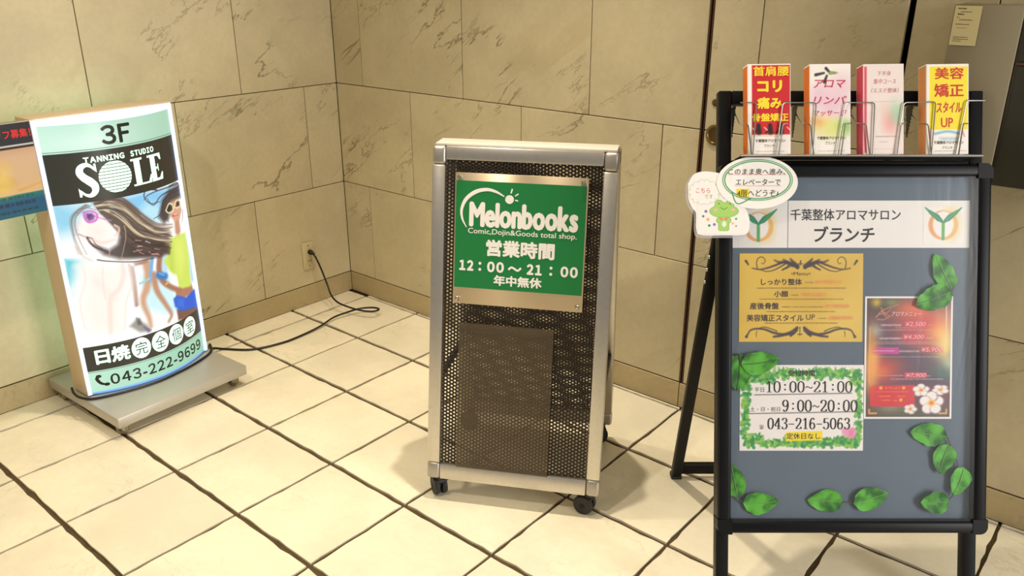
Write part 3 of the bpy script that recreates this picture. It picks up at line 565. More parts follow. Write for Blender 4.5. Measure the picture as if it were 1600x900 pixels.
# the printed front
PHOTO = [('p',(150,212,236),[(-0.197,0.604),(-0.099,0.605),(-0.089,0.532),(-0.188,0.512),(-0.209,0.517)],0.03,0.9),('p',(110,190,225),[(-0.197,0.604),(-0.175,0.601),(-0.179,0.546),(-0.199,0.544)],0.03,0.7),('p',(64,186,204),[(-0.192,0.441),(-0.134,0.432),(-0.138,0.395),(-0.176,0.37),(-0.198,0.353),(-0.197,0.395)],0.008,1),('p',(120,215,215),[(-0.191,0.372),(-0.165,0.389),(-0.183,0.323),(-0.195,0.32)],0.01,0.8),('p',(255,255,252),[(-0.17,0.411),(-0.123,0.424),(-0.139,0.352),(-0.196,0.288)],0.02,0.9),('p',(135,200,238),[(-0.032,0.598),(0.046,0.602),(0.186,0.587),(0.195,0.552),(0.125,0.512),(0.038,0.514)],0.012,1),('p',(190,232,245),[(-0.008,0.531),(0.049,0.57),(0.096,0.547),(0.085,0.491),(0.037,0.504)],0.015,0.9),('p',(205,240,246),[(-0.012,0.354),(0.058,0.355),(0.097,0.273),(0.112,0.196),(0.067,0.191),(-0.01,0.241),(-0.009,0.309)],0.015,1),('p',(160,205,235),[(0.194,0.433),(0.207,0.359),(0.203,0.253),(0.18,0.262)],0.008,1),('p',(170,215,240),[(0.056,0.412),(0.092,0.389),(0.081,0.302),(0.05,0.313)],0.008,0.8),('s',(205,160,128),[(0.015,0.385),(0.014,0.347),(0.001,0.306),(-0.014,0.282),(-0.016,0.255),(-0.007,0.212),(-0.006,0.182)],0.0289,0.0121,1,0.45),('s',(190,140,112),[(0.031,0.342),(0.033,0.29),(0.055,0.236),(0.071,0.195),(0.057,0.176)],0.0215,0.0093,1,0.45),('s',(150,108,92),[(-0.034,0.393),(-0.034,0.349),(-0.035,0.316),(-0.038,0.264)],0.0159,0.0121,1,0.45),('s',(170,130,115),[(-0.032,0.393),(0.016,0.39)],0.014,0.0093,1,0.45),('s',(120,175,225),[(0.034,0.391),(0.024,0.355),(0.016,0.324)],0.014,0.0065,1,0.45),('s',(150,215,220),[(-0.017,0.328),(0.015,0.335)],0.0075,0.0047,1,0.45),('s',(235,235,240),[(-0.04,0.406),(-0.027,0.391)],0.0121,0.0084,0.9,0.45),('p',(120,78,62),[(0.094,0.203),(0.197,0.175),(0.198,0.138),(0.094,0.164)],0.004,1),('p',(176,120,96),[(0.102,0.27),(0.179,0.257),(0.188,0.222),(0.1,0.23)],0.004,1),('p',(28,88,205),[(0.088,0.241),(0.103,0.247),(0.143,0.224),(0.193,0.232),(0.195,0.167),(0.11,0.189),(0.089,0.214)],0.004,1),('p',(60,120,225),[(0.104,0.234),(0.134,0.222),(0.124,0.196),(0.1,0.213)],0.008,0.6),('p',(206,224,96),[(0.108,0.433),(0.14,0.435),(0.188,0.43),(0.191,0.364),(0.176,0.249),(0.119,0.263),(0.116,0.312),(0.094,0.331),(0.074,0.372),(0.096,0.393)],0.004,1),('p',(226,238,120),[(0.129,0.422),(0.171,0.418),(0.168,0.35),(0.135,0.304),(0.123,0.361)],0.02,0.7),('p',(180,205,70),[(0.107,0.429),(0.121,0.424),(0.106,0.316),(0.095,0.337)],0.01,0.6),('s',(168,112,90),[(0.067,0.403),(0.053,0.357),(0.057,0.316),(0.085,0.283),(0.121,0.257)],0.0196,0.0168,1,0.45),('s',(46,120,190),[(0.049,0.335),(0.07,0.324)],0.0215,0.0215,1,0.45),('s',(90,170,220),[(0.052,0.341),(0.067,0.329)],0.0065,0.0056,1,0.45),('s',(228,180,80),[(0.068,0.298),(0.081,0.302)],0.0056,0.0047,1,0.45),('s',(196,144,116),[(0.156,0.486),(0.153,0.447)],0.0233,0.0261,1,0.45),('p',(216,164,134),[(0.134,0.553),(0.181,0.55),(0.188,0.503),(0.169,0.479),(0.146,0.48),(0.129,0.502)],0.004,1),('s',(60,46,46),[(0.186,0.59),(0.106,0.593),(0.059,0.589),(0.041,0.577)],0.0047,0.0019,0.85,0.45),('s',(60,46,46),[(0.189,0.581),(0.109,0.576),(0.071,0.554),(0.051,0.58)],0.0047,0.0019,0.85,0.45),('s',(60,46,46),[(0.165,0.577),(0.113,0.559),(0.091,0.522),(0.063,0.513)],0.0047,0.0019,0.85,0.45),('s',(60,46,46),[(0.191,0.569),(0.129,0.565),(0.099,0.53),(0.119,0.486)],0.0047,0.0019,0.85,0.45),('s',(60,46,46),[(0.195,0.552),(0.195,0.507),(0.181,0.466)],0.0047,0.0019,0.85,0.45),('s',(60,46,46),[(0.092,0.596),(0.056,0.605),(0.043,0.587),(0.06,0.562),(0.098,0.558)],0.0047,0.0019,0.85,0.45),('s',(60,46,46),[(0.144,0.594),(0.187,0.593),(0.199,0.556)],0.0047,0.0019,0.85,0.45),('p',(58,44,44),[(0.106,0.561),(0.141,0.584),(0.194,0.585),(0.194,0.546),(0.141,0.546),(0.122,0.496),(0.098,0.487),(0.082,0.513)],0.008,0.9),('s',(232,228,170),[(0.114,0.525),(0.132,0.542),(0.147,0.533),(0.147,0.516),(0.125,0.514),(0.115,0.524)],0.0042,0.0042,1,0.45),('p',(40,34,36),[(0.12,0.524),(0.132,0.537),(0.144,0.531),(0.141,0.519),(0.126,0.517)],0.003,1),('s',(232,228,170),[(0.153,0.523),(0.165,0.541),(0.184,0.537),(0.185,0.521),(0.168,0.517),(0.155,0.524)],0.0037,0.0037,1,0.45),('p',(40,34,36),[(0.161,0.524),(0.169,0.537),(0.181,0.533),(0.178,0.522)],0.003,1),('s',(215,60,80),[(0.142,0.5),(0.165,0.497)],0.0065,0.0037,1,0.45),('s',(250,245,240),[(0.147,0.501),(0.162,0.499)],0.0023,0.0019,1,0.45),('p',(255,252,248),[(-0.141,0.559),(-0.103,0.58),(-0.065,0.543),(-0.033,0.505),(-0.042,0.454),(-0.103,0.446),(-0.142,0.464),(-0.152,0.512)],0.012,1),('p',(250,222,206),[(-0.137,0.545),(-0.088,0.542),(-0.066,0.507),(-0.098,0.477),(-0.132,0.499)],0.03,0.7),('p',(255,253,250),[(-0.168,0.421),(-0.127,0.425),(-0.032,0.393),(-0.045,0.286),(-0.085,0.184),(-0.205,0.214),(-0.193,0.308)],0.03,1),('p',(252,236,224),[(-0.152,0.424),(-0.046,0.396),(-0.043,0.341),(-0.064,0.291),(-0.087,0.185),(-0.141,0.199),(-0.169,0.205),(-0.181,0.284),(-0.16,0.356)],0.025,0.8),('s',(240,212,198),[(-0.041,0.384),(-0.042,0.33),(-0.065,0.28),(-0.083,0.195)],0.0056,0.0042,0.6,0.9),('s',(242,218,206),[(-0.155,0.419),(-0.157,0.367),(-0.178,0.306),(-0.179,0.218)],0.0056,0.0042,0.5,0.9),('s',(238,206,192),[(-0.108,0.41),(-0.116,0.348),(-0.117,0.304)],0.0042,0.0033,0.45,1),('p',(255,252,248),[(-0.145,0.47),(-0.088,0.459),(-0.053,0.414),(-0.108,0.416),(-0.164,0.421)],0.02,0.9),('s',(228,196,184),[(-0.057,0.399),(-0.059,0.367),(-0.077,0.328),(-0.103,0.306),(-0.112,0.259),(-0.12,0.194)],0.0121,0.0084,0.5,1),('s',(244,222,214),[(-0.129,0.361),(-0.109,0.324),(-0.091,0.298)],0.0187,0.0093,0.5,1),('p',(112,92,82),[(-0.1,0.598),(-0.064,0.607),(-0.027,0.6),(-0.001,0.571),(0.03,0.532),(0.066,0.496),(0.115,0.465),(0.117,0.442),(0.099,0.392),(0.041,0.399),(-0.028,0.416),(-0.06,0.432),(-0.047,0.482),(-0.048,0.503),(-0.067,0.533),(-0.088,0.568)],0.01,0.95),('p',(60,46,46),[(-0.044,0.497),(-0.002,0.477),(0.045,0.453),(0.086,0.43),(0.101,0.397),(0.065,0.391),(-0.003,0.408),(-0.062,0.419),(-0.099,0.44),(-0.12,0.473),(-0.085,0.451),(-0.059,0.464)],0.008,0.95),('s',(232,216,182),[(-0.091,0.576),(-0.061,0.56),(-0.035,0.543),(0.002,0.489)],0.0042,0.0019,0.7111022816910124,0.6),('s',(74,56,50),[(-0.087,0.565),(-0.066,0.546),(-0.04,0.5),(-0.015,0.468),(0.039,0.422)],0.0053,0.0026,0.8235706133709287,0.6),('s',(214,192,150),[(-0.059,0.576),(-0.028,0.561),(0.012,0.507)],0.0066,0.0023,0.6176034829454632,0.6),('s',(232,216,182),[(-0.065,0.578),(-0.033,0.546),(-0.0,0.504)],0.004,0.0021,0.7944412502392857,0.6),('s',(232,216,182),[(-0.063,0.563),(-0.032,0.53),(-0.002,0.493),(0.046,0.456),(0.118,0.418)],0.0033,0.0023,0.7658338753252155,0.6),('s',(180,156,124),[(-0.099,0.598),(-0.061,0.604),(-0.019,0.582),(0.02,0.536),(0.065,0.497),(0.135,0.467)],0.006,0.0027,0.8065512969028868,0.6),('s',(232,216,182),[(-0.064,0.58),(-0.032,0.558),(0.003,0.513),(0.051,0.472),(0.124,0.434)],0.0036,0.0024,0.8936302374131182,0.6),('s',(74,56,50),[(-0.066,0.564),(-0.04,0.533),(-0.004,0.478),(0.042,0.448)],0.0035,0.0026,0.805242471303563,0.6),('s',(96,76,66),[(-0.042,0.508),(-0.014,0.47),(0.037,0.43),(0.102,0.407)],0.0069,0.002,0.9365404174519782,0.6),('s',(214,192,150),[(-0.092,0.579),(-0.066,0.57),(-0.034,0.529),(0.001,0.48),(0.044,0.456),(0.118,0.415)],0.0044,0.0016,0.8070281396262237,0.6),('s',(120,98,84),[(-0.033,0.539),(0.002,0.491),(0.05,0.451)],0.005,0.0015,0.6644156854281761,0.6),('s',(96,76,66),[(-0.097,0.589),(-0.06,0.606),(-0.02,0.593),(0.018,0.552)],0.005,0.0026,0.8142901291803945,0.6),('s',(44,34,36),[(-0.09,0.574),(-0.065,0.527),(-0.045,0.488),(-0.02,0.454)],0.0062,0.0017,0.6204212204249041,0.6),('s',(58,44,42),[(-0.036,0.542),(-0.001,0.494),(0.048,0.453),(0.118,0.421)],0.007,0.0011,0.8623243055544846,0.6),('s',(44,34,36),[(-0.043,0.516),(-0.012,0.473),(0.036,0.438),(0.109,0.399)],0.0037,0.0014,0.8383285455194845,0.6),('s',(44,34,36),[(-0.062,0.584),(-0.029,0.565),(0.012,0.507)],0.0066,0.0024,0.811547836035826,0.6),('s',(58,44,42),[(-0.068,0.546),(-0.044,0.501),(-0.012,0.449),(0.035,0.422),(0.105,0.389)],0.0056,0.0012,0.8490675255866692,0.6),('s',(74,56,50),[(-0.091,0.575),(-0.066,0.552),(-0.04,0.511),(-0.008,0.464),(0.041,0.428),(0.105,0.41)],0.0051,0.0016,0.8224139380667265,0.6),('s',(214,192,150),[(-0.064,0.587),(-0.028,0.558),(0.006,0.516),(0.052,0.48),(0.121,0.449)],0.006,0.0015,0.9022003316427467,0.6),('s',(96,76,66),[(-0.068,0.544),(-0.047,0.507),(-0.013,0.448),(0.037,0.414)],0.0041,0.0026,0.8937365025604664,0.6),('s',(74,56,50),[(-0.095,0.587),(-0.065,0.58),(-0.032,0.55),(0.006,0.495)],0.0051,0.0017,0.6907620012109081,0.6),('s',(214,192,150),[(-0.093,0.581),(-0.059,0.576),(-0.026,0.558),(0.007,0.52),(0.054,0.48)],0.0046,0.0019,0.6437661936790677,0.6),('s',(214,192,150),[(-0.038,0.54),(-0.004,0.492),(0.046,0.451),(0.113,0.425)],0.0045,0.0017,0.6749427638965143,0.6),('s',(226,210,176),[(-0.021,0.569),(0.015,0.526)],0.005,0.0013,0.6898015983501735,0.6),('s',(120,98,84),[(-0.06,0.603),(-0.022,0.594),(0.018,0.545),(0.066,0.496),(0.133,0.475)],0.0042,0.002,0.8718966880940728,0.6),('s',(120,98,84),[(-0.017,0.582),(0.021,0.539),(0.064,0.503)],0.0037,0.0016,0.7675449636299804,0.6),('s',(96,76,66),[(-0.094,0.582),(-0.062,0.581),(-0.025,0.552),(0.005,0.521),(0.057,0.467),(0.12,0.453)],0.0068,0.001,0.7371053001172814,0.6),('s',(96,76,66),[(-0.062,0.602),(-0.023,0.585),(0.019,0.529)],0.0062,0.0012,0.6771243330697144,0.6),('s',(88,66,62),[(-0.091,0.577),(-0.065,0.547),(-0.041,0.513),(-0.01,0.468),(0.038,0.434),(0.107,0.403)],0.0061,0.0023,0.9242195883243915,0.6),('s',(74,56,50),[(-0.098,0.594),(-0.06,0.6),(-0.02,0.586),(0.02,0.538)],0.0058,0.0025,0.8946836391441662,0.6),('s',(88,66,62),[(-0.087,0.566),(-0.064,0.531),(-0.045,0.493),(-0.014,0.446),(0.031,0.424),(0.102,0.386)],0.0048,0.0024,0.8361871748580936,0.6),('s',(214,192,150),[(-0.092,0.578),(-0.062,0.56),(-0.035,0.533),(-0.0,0.484),(0.044,0.456),(0.113,0.427)],0.0056,0.0025,0.8631952228822756,0.6),('s',(226,210,176),[(-0.064,0.573),(-0.033,0.546),(-0.0,0.506)],0.0046,0.0017,0.8471746952536429,0.6),('s',(74,56,50),[(-0.062,0.562),(-0.037,0.546),(0.0,0.492),(0.05,0.45)],0.0057,0.0021,0.8890014938490027,0.6),('s',(232,216,182),[(-0.09,0.573),(-0.066,0.57),(-0.038,0.543),(-0.004,0.495)],0.0036,0.0013,0.6492474313784359,0.6),('s',(96,76,66),[(-0.021,0.595),(0.019,0.548),(0.066,0.501),(0.134,0.475)],0.0039,0.0014,0.6872477003111087,0.6),('s',(120,98,84),[(-0.06,0.596),(-0.023,0.584),(0.015,0.539),(0.062,0.494)],0.0041,0.0011,0.7251618451610329,0.6),('s',(58,44,42),[(-0.092,0.58),(-0.063,0.549),(-0.041,0.525),(-0.007,0.474),(0.039,0.444),(0.113,0.404)],0.0059,0.0025,0.7609267301397582,0.6),('s',(44,34,36),[(-0.094,0.583),(-0.063,0.575),(-0.028,0.545),(0.008,0.496),(0.049,0.473),(0.116,0.446)],0.0038,0.0015,0.882728030284914,0.6),('s',(96,76,66),[(-0.064,0.541),(-0.044,0.512),(-0.009,0.455),(0.037,0.428),(0.105,0.4)],0.0039,0.0021,0.9184978288277716,0.6),('s',(58,44,42),[(-0.067,0.541),(-0.048,0.506),(-0.014,0.448)],0.006,0.0015,0.6351932106892045,0.6),('s',(150,126,104),[(-0.026,0.548),(0.009,0.504),(0.053,0.472),(0.122,0.443)],0.0064,0.0018,0.6761973892358402,0.6),('s',(206,184,146),[(-0.094,0.583),(-0.064,0.595),(-0.027,0.573),(0.012,0.522),(0.061,0.476),(0.13,0.449)],0.005,0.002,0.7862133432995986,0.6),('s',(44,34,36),[(-0.063,0.583),(-0.027,0.553),(0.006,0.515),(0.058,0.463),(0.126,0.438)],0.0033,0.0024,0.7423478215692569,0.6),('s',(88,66,62),[(-0.064,0.554),(-0.041,0.532),(-0.007,0.482),(0.044,0.44),(0.111,0.413)],0.0046,0.0015,0.6796905313532192,0.6),('s',(226,210,176),[(-0.096,0.588),(-0.06,0.583),(-0.024,0.562),(0.011,0.523),(0.061,0.472),(0.125,0.456)],0.0067,0.0015,0.9262336551142921,0.6),('s',(58,44,42),[(-0.092,0.58),(-0.063,0.539),(-0.04,0.506),(-0.014,0.472),(0.039,0.428),(0.103,0.408)],0.0067,0.0015,0.6314415616178592,0.6),('s',(44,34,36),[(-0.091,0.576),(-0.067,0.554),(-0.041,0.515),(-0.007,0.462),(0.04,0.433),(0.104,0.412)],0.0036,0.0024,0.8598303661433375,0.6),('s',(74,56,50),[(-0.09,0.573),(-0.064,0.556),(-0.035,0.518),(-0.003,0.472),(0.043,0.443)],0.0035,0.0022,0.6583649546646324,0.6),('s',(44,34,36),[(-0.067,0.546),(-0.041,0.5),(-0.015,0.466),(0.034,0.431),(0.106,0.393)],0.0068,0.0011,0.7509801197485859,0.6),('s',(214,192,150),[(-0.092,0.579),(-0.062,0.563),(-0.036,0.544),(0.001,0.489),(0.046,0.457),(0.115,0.429)],0.0037,0.0014,0.8145828558948792,0.6),('s',(96,76,66),[(-0.063,0.543),(-0.041,0.513),(-0.011,0.473),(0.041,0.429)],0.0042,0.0012,0.7868055365099241,0.6),('s',(74,56,50),[(-0.043,0.494),(-0.018,0.46),(0.034,0.42),(0.099,0.397)],0.0055,0.0026,0.8460806748277312,0.6),('s',(226,210,176),[(-0.059,0.58),(-0.023,0.56),(0.014,0.513),(0.055,0.485)],0.0062,0.0013,0.784823055736759,0.6),('s',(58,44,42),[(-0.093,0.58),(-0.06,0.572),(-0.029,0.557),(0.006,0.512),(0.053,0.472)],0.0054,0.0017,0.6827884987523256,0.6),('s',(120,98,84),[(-0.094,0.582),(-0.062,0.582),(-0.031,0.566),(0.006,0.518)],0.0059,0.0022,0.6214480048850826,0.6),('s',(74,56,50),[(-0.097,0.591),(-0.061,0.598),(-0.025,0.586),(0.014,0.537),(0.065,0.484),(0.13,0.465)],0.0036,0.0025,0.7299904460719754,0.6),('s',(74,56,50),[(-0.098,0.594),(-0.061,0.59),(-0.027,0.578),(0.011,0.53)],0.0052,0.0017,0.6592621509182113,0.6),('s',(96,76,66),[(-0.087,0.563),(-0.067,0.542),(-0.042,0.495),(-0.017,0.463),(0.035,0.422),(0.103,0.393)],0.0038,0.0011,0.8209010070284983,0.6),('s',(88,66,62),[(-0.091,0.575),(-0.063,0.546),(-0.042,0.52),(-0.01,0.473),(0.038,0.439)],0.0036,0.0021,0.7147982347049942,0.6),('s',(232,216,182),[(-0.034,0.539),(0.003,0.484)],0.0063,0.0025,0.6700333621185126,0.6),('s',(96,76,66),[(-0.044,0.504),(-0.012,0.456),(0.036,0.424)],0.0049,0.0028,0.7419342453413142,0.6),('s',(96,76,66),[(-0.09,0.572),(-0.064,0.554),(-0.04,0.53),(-0.005,0.475)],0.0059,0.0026,0.6064541902436545,0.6),('s',(58,44,42),[(-0.029,0.547),(0.003,0.51),(0.051,0.468),(0.116,0.447)],0.0042,0.0019,0.7908280861628348,0.6),('s',(44,34,36),[(-0.063,0.567),(-0.032,0.535),(0.001,0.492),(0.051,0.448),(0.119,0.422)],0.0035,0.0024,0.9059331347479871,0.6),('s',(120,98,84),[(-0.099,0.597),(-0.062,0.608),(-0.019,0.586),(0.019,0.543)],0.005,0.0013,0.6324667981540275,0.6),('s',(232,216,182),[(-0.091,0.574),(-0.064,0.57),(-0.035,0.542),(0.003,0.487),(0.049,0.453),(0.118,0.423)],0.0037,0.0014,0.9221277924407822,0.6),('s',(150,126,104),[(-0.062,0.591),(-0.027,0.575),(0.015,0.517),(0.056,0.489)],0.0045,0.0015,0.8095688524761454,0.6),('s',(88,66,62),[(-0.045,0.498),(-0.014,0.45),(0.037,0.411),(0.1,0.395)],0.0067,0.0026,0.7406477397084359,0.6),('s',(44,34,36),[(-0.092,0.577),(-0.064,0.572),(-0.034,0.545),(-0.001,0.503)],0.0048,0.0019,0.6693416283913756,0.6),('s',(190,150,140),[(-0.002,0.425),(0.012,0.415)],0.0033,0.0019,0.8,0.6),('s',(190,150,140),[(0.029,0.417),(0.043,0.406)],0.0033,0.0019,0.8,0.6),('s',(206,150,150),[(-0.008,0.434),(0.003,0.428)],0.0033,0.0019,0.8,0.6),('s',(40,28,34),[(0.034,0.414),(0.066,0.399)],0.0033,0.0019,0.8,0.6),('s',(236,220,214),[(-0.004,0.444),(0.01,0.441)],0.0033,0.0019,0.8,0.6),('s',(206,150,150),[(0.043,0.407),(0.06,0.403)],0.0033,0.0019,0.8,0.6),('s',(206,150,150),[(0.052,0.405),(0.063,0.397)],0.0033,0.0019,0.8,0.6),('s',(40,28,34),[(0.054,0.432),(0.086,0.423)],0.0033,0.0019,0.8,0.6),('s',(40,28,34),[(-0.01,0.457),(0.019,0.453)],0.0033,0.0019,0.8,0.6),('s',(190,150,140),[(0.05,0.422),(0.068,0.413)],0.0033,0.0019,0.8,0.6),('s',(206,150,150),[(0.036,0.407),(0.06,0.4)],0.0033,0.0019,0.8,0.6),('s',(40,28,34),[(-0.019,0.456),(-0.007,0.451)],0.0033,0.0019,0.8,0.6),('s',(190,150,140),[(-0.008,0.464),(0.01,0.458)],0.0033,0.0019,0.8,0.6),('s',(236,220,214),[(0.024,0.453),(0.038,0.443)],0.0033,0.0019,0.8,0.6),('s',(190,150,140),[(-0.019,0.431),(0.009,0.43)],0.0033,0.0019,0.8,0.6),('s',(40,28,34),[(0.07,0.433),(0.109,0.419)],0.0033,0.0019,0.8,0.6),('s',(160,138,120),[(-0.115,0.592),(-0.139,0.579),(-0.156,0.556)],0.0023,0.0009,0.5,0.8),('s',(160,138,120),[(-0.118,0.594),(-0.143,0.579),(-0.16,0.556),(-0.161,0.508)],0.0027,0.0009,0.5,0.8),('s',(96,78,72),[(-0.109,0.589),(-0.134,0.578),(-0.151,0.555),(-0.153,0.507),(-0.141,0.448)],0.0021,0.0009,0.5,0.8),('s',(160,138,120),[(-0.122,0.596),(-0.147,0.58),(-0.164,0.557),(-0.165,0.509),(-0.16,0.451)],0.0014,0.0009,0.5,0.8),('s',(96,78,72),[(-0.116,0.593),(-0.141,0.579),(-0.158,0.556),(-0.16,0.508),(-0.151,0.45)],0.0017,0.0009,0.5,0.8),('s',(160,138,120),[(-0.142,0.579),(-0.159,0.556),(-0.161,0.508),(-0.153,0.45)],0.0027,0.0009,0.5,0.8),('s',(96,78,72),[(-0.118,0.594),(-0.142,0.579),(-0.159,0.556),(-0.161,0.508)],0.002,0.0009,0.5,0.8),('s',(160,138,120),[(-0.118,0.594),(-0.143,0.579),(-0.16,0.556),(-0.161,0.508)],0.0014,0.0009,0.5,0.8),('s',(120,100,92),[(-0.113,0.591),(-0.137,0.578),(-0.155,0.556),(-0.156,0.508)],0.0027,0.0009,0.5,0.8),('s',(160,138,120),[(-0.114,0.592),(-0.139,0.578),(-0.156,0.556),(-0.157,0.508)],0.0023,0.0009,0.5,0.8),('s',(160,138,120),[(-0.11,0.59),(-0.134,0.578),(-0.152,0.555),(-0.153,0.507)],0.0015,0.0009,0.5,0.8),('s',(120,100,92),[(-0.121,0.596),(-0.146,0.58),(-0.163,0.557),(-0.164,0.509),(-0.159,0.451)],0.0017,0.0009,0.5,0.8),('s',(96,78,72),[(-0.119,0.594),(-0.143,0.579),(-0.16,0.556),(-0.162,0.508),(-0.155,0.451)],0.0023,0.0009,0.5,0.8),('s',(120,100,92),[(-0.133,0.578),(-0.151,0.555),(-0.152,0.507),(-0.14,0.448)],0.0027,0.0009,0.5,0.8),('s',(206,186,170),[(-0.16,0.472),(-0.149,0.444),(-0.131,0.428)],0.0084,0.0037,0.5,0.9),('s',(60,44,48),[(-0.132,0.499),(-0.126,0.48),(-0.113,0.463),(-0.089,0.449)],0.0061,0.0042,0.9,0.45),('s',(60,44,48),[(-0.132,0.499),(-0.121,0.494),(-0.115,0.475),(-0.101,0.459)],0.0033,0.0023,0.8,0.45),('s',(190,160,132),[(-0.032,0.515),(-0.034,0.479),(-0.058,0.415)],0.0033,0.0019,0.8,0.45),('s',(200,170,140),[(-0.082,0.453),(-0.088,0.43)],0.0028,0.0019,0.8,0.45),('s',(240,206,190),[(-0.058,0.522),(-0.048,0.511),(-0.053,0.495),(-0.063,0.491)],0.0065,0.0047,0.9,0.7),('s',(214,168,150),[(-0.057,0.514),(-0.053,0.505),(-0.059,0.497)],0.0023,0.0019,0.8,0.45),('s',(120,96,86),[(-0.132,0.582),(-0.117,0.585),(-0.099,0.575)],0.0028,0.0019,0.7,0.45),('s',(236,200,184),[(-0.125,0.492),(-0.098,0.476),(-0.065,0.48)],0.0103,0.0065,0.7,1),('s',(216,120,206),[(-0.129,0.574),(-0.11,0.574),(-0.098,0.562),(-0.103,0.546),(-0.12,0.542),(-0.128,0.553),(-0.129,0.572)],0.0056,0.0056,1,0.45),('p',(100,52,120),[(-0.124,0.569),(-0.11,0.568),(-0.104,0.559),(-0.109,0.549),(-0.12,0.546),(-0.125,0.556)],0.004,1),('p',(180,90,180),[(-0.114,0.559),(-0.104,0.558),(-0.109,0.548),(-0.118,0.548)],0.005,0.6),('s',(206,120,196),[(-0.102,0.557),(-0.083,0.545),(-0.065,0.538)],0.0037,0.0023,0.9,0.45),('s',(222,170,160),[(-0.151,0.513),(-0.141,0.505),(-0.134,0.5)],0.0042,0.0028,0.8,0.8),('s',(120,80,76),[(-0.149,0.511),(-0.136,0.501)],0.0014,0.0014,0.6,0.45),('s',(240,214,204),[(-0.145,0.547),(-0.151,0.53),(-0.147,0.522)],0.0042,0.0028,0.8,0.9),('s',(70,50,48),[(-0.118,0.428),(-0.094,0.419),(-0.026,0.401),(0.04,0.394)],0.0037,0.0028,0.9,0.45),('p',(150,146,140),[(-0.068,0.202),(-0.045,0.221),(-0.018,0.192),(-0.009,0.166),(-0.042,0.174)],0.006,1),('p',(90,80,120),[(-0.029,0.19),(-0.008,0.171),(-0.017,0.166)],0.005,1),('p',(40,40,40),[(-0.045,0.223),(-0.035,0.218),(-0.033,0.197),(-0.043,0.2)],0.005,0.7)]
cv = Canvas(-HW, PB0, HW, PB1, .0014, (255, 255, 252))
for op in PHOTO:
    if op[0] == 'p': cv.poly(op[1], op[2], op[3], op[4])
    else: cv.stroke(op[1], op[2], op[3], op[4], op[5], op[6])
XX, YY = cv.X, cv.Y
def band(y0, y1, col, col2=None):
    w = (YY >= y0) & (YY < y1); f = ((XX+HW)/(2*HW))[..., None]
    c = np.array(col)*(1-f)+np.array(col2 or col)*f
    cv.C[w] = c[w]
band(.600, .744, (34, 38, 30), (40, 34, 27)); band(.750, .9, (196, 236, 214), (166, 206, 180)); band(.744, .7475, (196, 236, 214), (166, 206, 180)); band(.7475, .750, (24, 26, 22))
gl_ = np.exp(-(((XX+.08)/.12)**2+((YY-.768)/.04)**2)); cv.C[YY > .75] += (gl_[..., None]*np.array((26, 14, 20)))[YY > .75]
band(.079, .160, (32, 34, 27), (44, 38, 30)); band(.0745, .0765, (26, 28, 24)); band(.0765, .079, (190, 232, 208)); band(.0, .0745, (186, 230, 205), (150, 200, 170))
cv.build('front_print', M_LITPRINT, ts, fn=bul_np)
pk = Print(.0008)
pk.chars('3F', -.052, .7565, .034, .0535, .0022, .14)
pk.cut(); pk.chars('043-222-9699', -.144, .0255, .178, .035, .0011, .16)
pk.cut(); pk.stroke([(-.171, .062), (-.176, .052), (-.168, .036), (-.153, .029)], [.006, .009, .008, .006]); pk.disc(-.171, .060, .007, .0055); pk.disc(-.154, .030, .007, .0055)
pk.bend(bul_pt).build_each('dark_lettering', M_LITINK, ts)
pw = Print(.0008)
S = [(-.0855, .692), (-.092, .702), (-.104, .707), (-.117, .700), (-.1205, .686), (-.113, .672), (-.101, .660), (-.0905, .646), (-.091, .630), (-.102, .6195), (-.115, .622), (-.127, .636)]
pw.stroke(S, [.004, .008, .012, .016, .018, .020, .022, .020, .016, .012, .007, .004]); pw.poly([(-.084, .708), (-.079, .708), (-.079, .683), (-.086, .690)]); pw.poly([(-.130, .617), (-.125, .617), (-.122, .630), (-.130, .643)])
pw.cut()
for i in range(10):      # the striped sun in place of the letter O
    y0 = .618+i*.0092; y1 = y0+.0070; pts = []
    for y in np.linspace(y0, y1, 5): pts.append((-.031+.046*math.sqrt(max(0, 1-((y-.663)/.046)**2)), y))
    for y in np.linspace(y1, y0, 5): pts.append((-.031-.046*math.sqrt(max(0, 1-((y-.663)/.046)**2)), y))
    pw.poly(pts)
pw.cut(); pw.rect(.027, .624, .046, .704).rect(.018, .698, .055, .704).poly([(.018, .624), (.018, .629), (.070, .629), (.079, .648), (.083, .648), (.080, .624)])
pw.cut(); pw.rect(.083, .624, .101, .704).rect(.074, .698, .09, .704).poly([(.083, .704), (.124, .704), (.125, .684), (.121, .684), (.113, .697), (.083, .698)]).rect(.098, .659, .110, .665).poly([(.109, .652), (.112, .652), (.112, .673), (.109, .673)]).poly([(.083, .624), (.083, .631), (.113, .631), (.123, .646), (.127, .646), (.124, .624)])
pw.cut(); pw.chars('TANNING', -.107, .7115, .003, .0165, .0009, .16).cut().chars('STUDIO', .022, .7115, .103, .0165, .0009, .22)
pw.cut(); pw.text('日', -.170, .099, -.134, .146, .035).cut().text('焼', -.130, .098, -.080, .149, .035)
for (x, y), ch in zip(((-.046, .1225), (.016, .1225), (.077, .1225), (.138, .1225)), '完全個室'): pw.cut(); pw.disc(x, y, .029, .034)
pw.bend(bul_pt).build_each('light_lettering', M_LITGREEN, ts)
pd = Print(.0016)
for x, ch in zip((-.046, .016, .077, .138), '完全個室'): pd.cut(); pd.text(ch, x-.018, .1015, x+.018, .1435, .0)
pd.bend(bul_pt).build_each('badge_lettering', M_LITINK, ts)
